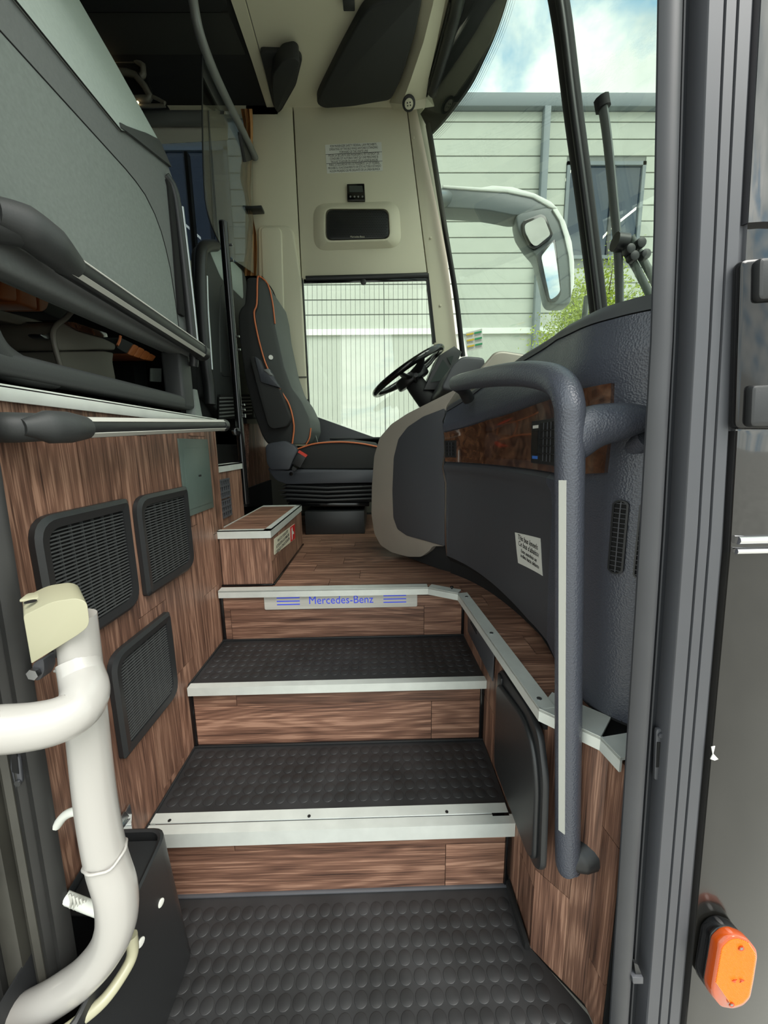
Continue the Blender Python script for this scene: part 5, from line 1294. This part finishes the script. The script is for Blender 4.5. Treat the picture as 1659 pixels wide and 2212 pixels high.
hg = thing('hinge_bolt', 'grey hinge lug with a hex bolt below the cream bracket', 'hinge', aY(80, 1460, 0.48))
prism('lug', roundpoly([aY(x, y, 0.49) for x, y in ((66, 1436), (94, 1420), (96, 1452), (86, 1470), (74, 1472))], 0.008, 3), (0, 0.02, 0), 'frame_plate', hg, 0.003)
disc('hex_bolt', aY(77, 1453, 0.489), (0, -1, 0), 0.008, 0.006, 'steel', hg, 6)
# hoses
tag(tube('air_hose', [aY(122, 1784, 0.50), aY(140, 1762, 0.50), aY(165, 1752, 0.50), aY(200, 1752, 0.505)], 0.0065, 'white_hose', None, 10, 4), 'short white air hose crossing behind the white pole above the bin', 'hose')
bh = tag(tube('braided_hose', [aY(140, 1938, 0.50), aY(165, 1948, 0.50), aY(190, 1958, 0.49), aY(235, 1975, 0.48)], 0.0085, 'white_hose', None, 12, 4), 'pale spiral wrapped hose crossing behind the lower white bend', 'hose')
for i in range(9): tube('wrap', [aY(150+i*8, 1931+i*3.3, 0.491), aY(154+i*8, 1946+i*3.3, 0.489), aY(152+i*8, 1960+i*3.0, 0.492)], 0.002, 'strip_white', bh, 6, 2)
tag(tube('drain_hose', [aY(284, 2020, 0.50), aY(286, 2060, 0.495), aY(268, 2100, 0.48), aY(225, 2160, 0.455), aY(165, 2210, 0.43), aY(110, 2250, 0.41)], 0.0085, 'cream_paint', None, 12, 5), 'thin cream hose following the lower bend of the white pole', 'hose')
# ---- waste bin
bn = thing('waste_bin', 'black plastic waste bin in the corner of the entry floor', 'bin', (-0.5, 0.55, 0.0))
def rrz(x0, x1, y0, y1, z0, z1, r): return roundpoly([V((x0, y0, z0)), V((x1, y0, z0)), V((x1, y1, z1)), V((x0, y1, z1))], r, 5)
loops = [rrz(-0.564, -0.425, 0.42, 0.690, 0.002, 0.002, 0.03), rrz(-0.566, -0.437, 0.40, 0.672, 0.295, 0.335, 0.03), rrz(-0.564, -0.441, 0.404, 0.668, 0.298, 0.338, 0.03), rrz(-0.562, -0.445, 0.41, 0.664, 0.295, 0.335, 0.028), rrz(-0.558, -0.452, 0.42, 0.655, 0.10, 0.10, 0.025)]
ringloft('bin_body', loops, 'black_plastic', bn, True)
prism('bin_lid', [V((-0.558, 0.545, 0.306)), V((-0.448, 0.545, 0.306)), V((-0.448, 0.655, 0.325)), V((-0.558, 0.655, 0.325))], (0, 0, -0.004), 'black_plastic', bn, 0.001)
for px, py in ((346, 1950), (303, 2035)):
    q = aX(px, py, -0.434); disc('push_rivet', q, (1, -0.25, 0.05), 0.0075, 0.003, 'label_white', bn, 14, 0.001)
lt = thing('chrome_latch', 'small chrome latch bracket on the wood wall above the bin', 'latch', aX(268, 1800, -0.566))
prism('latch_plate', [aX(x, y, -0.567) for x, y in ((254, 1782), (278, 1736), (282, 1758), (280, 1800), (254, 1800))], (0.003, 0, 0), 'chrome', lt)
prism('latch_bar', [aX(x, y, -0.560) for x, y in ((256, 1778), (270, 1752), (280, 1762), (266, 1786))], (-0.004, 0, 0), 'steel', lt, 0.001)
prism('latch_tab', [aX(x, y, -0.555) for x, y in ((266, 1790), (282, 1768), (286, 1796), (268, 1798))], (-0.008, 0, 0), 'chrome', lt)

# ================================================================== DOOR FRAME AND BODY SIDE, RIGHT
def xa_(z): return interp([(-0.4, 0.418), (0.096, 0.395), (0.578, 0.375), (0.946, 0.360), (1.269, 0.345), (1.571, 0.318), (2.6, 0.222)], z)
def xb_(z): return interp([(-0.4, 0.545), (0.089, 0.520), (0.944, 0.475), (1.572, 0.421), (2.6, 0.330)], z)
ZS = zr(-0.4, 2.6, 24)
def strip_cols(cols): return [[V((xa_(z)+(xb_(z)-xa_(z))*f, y, z)) for f, y in cols] for z in ZS]
fr2 = struct(sheet('door_frame_right', strip_cols([(0.0, 0.504), (0.03, 0.500), (0.09, 0.497), (0.16, 0.4965), (0.23, 0.500), (0.28, 0.507), (0.30, 0.516)]), (0.045, 0.03, 0), 'seal_bulb'))
sheet('bulb_edge', strip_cols([(-0.006, 0.5055), (0.0, 0.5035)]), (0.02, 0.012, 0), 'seal_dark', fr2)
sheet('groove', strip_cols([(0.30, 0.512), (0.31, 0.520), (0.36, 0.521), (0.365, 0.516), (0.385, 0.516), (0.39, 0.522), (0.485, 0.524)]), (0, 0.02, 0), 'seal_dark', fr2)
sheet('side_plate', strip_cols([(0.485, 0.524), (0.487, 0.500), (0.50, 0.498), (0.635, 0.496), (0.64, 0.499), (0.655, 0.499), (0.66, 0.495), (0.755, 0.494), (0.76, 0.497), (0.775, 0.497), (0.78, 0.493), (0.90, 0.492), (0.93, 0.497), (0.985, 0.497), (1.0, 0.493)]), (0, 0.02, 0), 'frame_plate', fr2)
st_ = thing('striker_bracket', 'small black striker bracket in the right door frame', 'bracket', aY(1425, 1640, 0.51))
prism('striker_plate', roundpoly([aY(x, y, 0.513) for x, y in ((1418, 1576), (1436, 1574), (1434, 1684), (1414, 1686))], 0.004, 2), (0, 0.006, 0), 'seal_rubber', st_, 0.0015)
prism('striker_slot', [aY(x, y, 0.512) for x, y in ((1420, 1604), (1434, 1604), (1432, 1656), (1418, 1658))], (0, 0.003, 0), 'gap_black', st_)
for y in (1588, 1672): disc('screw', aY(1427, y, 0.512), (0, -1, 0), 0.004, 0.002, 'frame_plate', st_, 12)
kp = thing('frame_clip', 'small bare metal clip low on the right door frame', 'clip', aY(1378, 2120, 0.505))
prism('clip_body', [aY(x, y, 0.496) for x, y in ((1366, 2112), (1390, 2112), (1390, 2126), (1368, 2126))], (0, 0.012, 0), 'frame_plate', kp, 0.001)
prism('clip_tongue', [aY(x, y, 0.500) for x, y in ((1370, 2080), (1378, 2084), (1388, 2110), (1374, 2110))], (0, 0.006, 0), 'black_plastic', kp)

zch = aY(1620, 1178, 0.48).z
def skin(name, z0, z1, mat, y=0.486, x1=1.0):
    rows = []
    for z in zr(z0, z1, 8):
        a = xb_(z)-0.006
        rows.append([V((a, y+0.012, z)), V((a+0.004, y+0.002, z)), V((a+0.02, y, z)), V((a+0.2, y+0.004, z)), V((x1, y+0.12, z))])
    return rows
bs = thing('body_side', 'glossy black body side of the bus right of the door', 'bus body', (0.7, 0.5, -0.35))
sheet('lower_panel', skin('', -0.40, zch-0.012, 0), (0, 0.03, 0), 'body_lower', bs)
zg = aY(1620, 930, 0.48).z; zw_ = aY(1630, 470, 0.48).z
sheet('waist_panel', skin('', zch-0.012, zg, 0), (0, 0.03, 0), 'body_black', bs)
sheet('recess_panel', skin('', zg, zw_, 0, 0.496), (0, 0.03, 0), 'body_black', bs)
sheet('side_glass', skin('', zw_, 2.62, 0, 0.488), (0, 0.03, 0), 'bus_glass', bs)
for dz in (0.006, -0.009): tube('chrome_strip', [V((xb_(zch)+0.002, 0.484, zch+dz)), V((xb_(zch)+0.25, 0.486, zch+dz))], 0.0055 if dz > 0 else 0.004, 'chrome', bs, 10)
for pts in (((1592, 560), (1700, 545), (1700, 930), (1580, 930)), ):
    prism('recess_frame', roundpoly([aY(x, y, 0.480) for x, y in ((1600, 560), (1720, 550), (1720, 926), (1588, 926))], 0.008, 3), (0, 0.012, 0), 'black_gloss', bs, 0.004)
    prism('raised_pad', roundpoly([aY(x, y, 0.472) for x, y in ((1642, 555), (1730, 550), (1730, 640), (1640, 648))], 0.006, 3), (0, 0.012, 0), 'black_plastic', bs, 0.004)
    prism('raised_pad', roundpoly([aY(x, y, 0.472) for x, y in ((1626, 832), (1730, 826), (1730, 922), (1622, 922))], 0.006, 3), (0, 0.012, 0), 'black_plastic', bs, 0.004)
prism('white_mark', [aY(x, y, 0.4835) for x, y in ((1537, 1614), (1545, 1612), (1541, 1628), (1552, 1640), (1544, 1643), (1535, 1640), (1540, 1630))], (0, 0.001, 0), 'label_white', bs, smooth=False)  # small white mark on the lower panel
# amber side marker
def oz(x, y): return (1450+x*209/1392.0, 1880+y*332/2212.0)
mk = thing('side_marker', 'amber oblong side marker lamp on the black body side', 'lamp', aY(1590, 2180, 0.48))
lens = [oz(*p) for p in ((700, 1090), (820, 975), (950, 945), (1130, 1010), (1235, 1140), (1255, 1250), (1200, 1600), (1150, 1850), (1050, 1960), (900, 2010), (720, 1980), (605, 1840), (590, 1720), (680, 1200))]
c0 = aY(1588, 2080, 0.455)
lp = roundpoly([aY(x, y, 0.455) for x, y in lens], 0.006, 3)
prism('lens', lp, (-0.003, 0.014, 0), 'amber', mk, 0.003)
prism('gasket', [V((c0.x+(p.x-c0.x)*0.97-0.004, 0.468, c0.z+(p.z-c0.z)*0.97)) for p in lp], (-0.002, 0.016, 0), 'black_gloss', mk, 0.002)
bm = bmesh.new()
for i in range(46):
    t = -0.075+i*0.0033
    a = V((c0.x, 0.4548, c0.z+t)); d = V((0.55, 0, -0.83)).normalized()
    ins = [V((c0.x+(p.x-c0.x)*0.88, 0.4548, c0.z+(p.z-c0.z)*0.92)) for p in lp]
    hits = []
    nrm_ = V((d.z, 0, -d.x))
    for u, v in zip(ins, ins[1:]+ins[:1]):
        f, g_ = (u-a).dot(nrm_), (v-a).dot(nrm_)
        if f*g_ < 0: hits.append(u.lerp(v, f/(f-g_)))
    if len(hits) == 2: add_tube(bm, hits, 0.0010, 4)
stuff(finish('lens_rib', bm, 'amber_rib', mk, False))
for x, y in (oz(1005, 1120), oz(865, 1930)): 
    disc('screw', aY(x, y, 0.4538), (0, -1, 0), 0.0042, 0.0012, 'amber_dark', mk, 14); disc('screw_head', aY(x, y, 0.4526), (0, -1, 0), 0.0022, 0.001, 'steel', mk, 10)
cx_ = aY(*oz(960, 1585), 0.4536)
for s_ in (-1, 1): prism('moulded_mark', [cx_+V((s_*0.002, 0, 0.003)), cx_+V((s_*0.010, 0, 0.0)), cx_+V((s_*0.003, 0, -0.004)), cx_+V((s_*0.005, 0, 0.0))], (0, -0.0008, 0), 'amber_dark', mk)

# ================================================================== OUTSIDE: BUILDING AND TREE
FY_ = 9.0
bd = thing('warehouse', 'pale grey panelled warehouse facade behind the bus', 'building', (2, FY_, -0.38))
zroof = aY(1200, 240, FY_).z
box('wall_core', (-14, FY_+0.02, -0.38), (16, FY_+1.0, zroof), 'facade_joint', bd)
cols = [-14, -8.0, -3.2, aY(830, 700, FY_).x, aY(1165, 500, FY_).x, 8.6, 16]
zb_ = aY(800, 722, FY_).z; course = 0.302
def openings(x0, x1, z0, z1):
    for wx0, wx1, wz0, wz1 in WINS:
        if x0 < wx1 and x1 > wx0 and z0 < wz1-0.05 and z1 > wz0+0.05: return (wx0, wx1)
    return None
wl0, wr0 = aY(1219, 450, FY_), aY(1386, 450, FY_)
WINS = [(wl0.x, wr0.x, aY(1300, 560, FY_).z, aY(1300, 350, FY_).z), (aY(320, 450, FY_).x, aY(500, 450, FY_).x, aY(400, 600, FY_).z, aY(400, 318, FY_).z)]
z = zb_+0.10
while z < zroof-0.02:
    z1 = min(z+course, zroof)
    for a, c_ in zip(cols, cols[1:]):
        segs = [(a, c_)]
        o_ = openings(a, c_, z, z1)
        if o_: segs = [(a, min(c_, o_[0])), (max(a, o_[1]), c_)]
        for s0_, s1_ in segs:
            if s1_-s0_ > 0.05: box('wall_panel', (s0_+0.008, FY_, z+0.012), (s1_-0.008, FY_+0.03, z1-0.012), 'facade', bd)
    z = z1
for a, c_ in zip(cols, cols[1:]): box('base_panel', (a+0.01, FY_, -0.38), (c_-0.01, FY_+0.03, zb_-0.02), 'facade', bd)
box('string_course', (-14, FY_-0.05, zb_-0.02), (16, FY_+0.03, zb_+0.10), 'facade_white', bd)
box('parapet', (-14, FY_-0.12, zroof), (16, FY_+1.0, zroof+0.24), 'gutter', bd, 0.02)
for xx in (aY(1165, 500, FY_).x, -5.5): box('downspout', (xx-0.065, FY_-0.14, -0.38), (xx+0.065, FY_-0.01, zroof), 'gutter', bd, 0.01)
for i, (wx0, wx1, wz0, wz1) in enumerate(WINS):
    w_ = box('facade_window', (wx0+0.05, FY_+0.012, wz0+0.05), (wx1-0.05, FY_+0.019, wz1-0.05), 'facade_glass', bd)
    bm = bmesh.new()
    for lo_, hi_ in (((wx0, FY_-0.03, wz0), (wx1, FY_+0.019, wz0+0.07)), ((wx0, FY_-0.03, wz1-0.07), (wx1, FY_+0.019, wz1)), ((wx0, FY_-0.03, wz0), (wx0+0.07, FY_+0.019, wz1)), ((wx1-0.07, FY_-0.03, wz0), (wx1, FY_+0.019, wz1))): add_box(bm, lo_, hi_)
    finish('window_frame', bm, 'gutter', w_, False)
    n_ = 1 if i == 0 else 3
    for q_ in range(1, n_+1):
        xm = wx0+(wx1-wx0)*q_/(n_+1) if i else wx0+(wx1-wx0)*0.60
        box('mullion', (xm-0.035, FY_-0.02, wz0), (xm+0.035, FY_+0.019, wz1), 'seal_dark', w_)
    for (xa1, ya1), (xb1, yb1) in (((( 1218, 398), (1233, 373)), ((1340, 480), (1374, 453)), ((1302, 516), (1322, 494))) if i == 0 else (((368, 446), (396, 482)), ((400, 488), (434, 518)))):
        a, d_ = aY(xa1, ya1, FY_+0.006), aY(xb1, yb1, FY_+0.006)
        prism('lamp_reflection', [a, d_, d_+V((0.0, 0, 0.055)), a+V((0.0, 0, 0.055))], (0, 0.003, 0), 'reflection_glow', w_)  # glowing strip drawn as a reflection of interior lights
for xx in (aY(1008, 224, FY_).x, aY(1366, 210, FY_).x): box('roof_anchor', (xx-0.03, FY_+0.2, zroof+0.24), (xx+0.03, FY_+0.26, zroof+0.48), 'gutter', bd)

tr_ = thing('young_tree', 'young yellow-green tree in front of the warehouse', 'tree', (3.5, 6.6, -0.38))
TY = 6.6
base = aY(1290, 760, TY); base.z = -0.38
tips = [(1325, 565), (1215, 680), (1385, 640), (1260, 610), (1170, 735), (1415, 700), (1290, 640), (1235, 650)]
rnd = random.Random(5)
tube('trunk', [base, V((base.x-0.03, TY, 0.9)), aY(1290, 740, TY)], [0.07, 0.055, 0.035], 'bark', tr_, 8, 3)
bm = bmesh.new(); hubp = aY(1290, 760, TY)
lbm = bmesh.new()
for i, t_ in enumerate(tips):
    tip = aY(t_[0], t_[1], TY+rnd.uniform(-0.4, 0.4)); mid = hubp.lerp(tip, 0.5)+V((rnd.uniform(-.1, .1), rnd.uniform(-.1, .1), -0.1))
    pts = catmull([hubp, mid, tip], 8); add_tube(bm, pts, [0.025, 0.014, 0.005], 5)
    for p in pts[3:]:
        for _ in range(110):
            spread = 0.22+0.16*((tip-p).length)
            q_ = p+V((rnd.gauss(0, spread*0.6), rnd.gauss(0, spread*0.6), rnd.gauss(0, spread*0.7)))
            a = V((rnd.uniform(-1, 1), rnd.uniform(-1, 1), rnd.uniform(-0.4, 1))).normalized(); b_ = a.orthogonal().normalized(); b_ = (b_*math.cos(rnd.random()*6)+a.cross(b_)*math.sin(rnd.random()*6)).normalized()
            L_ = rnd.uniform(0.04, 0.07); w_ = L_*0.42; c_ = a.cross(b_)
            vs_ = [lbm.verts.new(q_), lbm.verts.new(q_+b_*L_*0.5+c_*w_*0.5+a*0.006), lbm.verts.new(q_+b_*L_), lbm.verts.new(q_+b_*L_*0.5-c_*w_*0.5+a*0.006)]
            lbm.faces.new(vs_)
finish('branches', bm, 'bark', tr_)
stuff(finish('foliage', lbm, 'leaf', tr_, False))
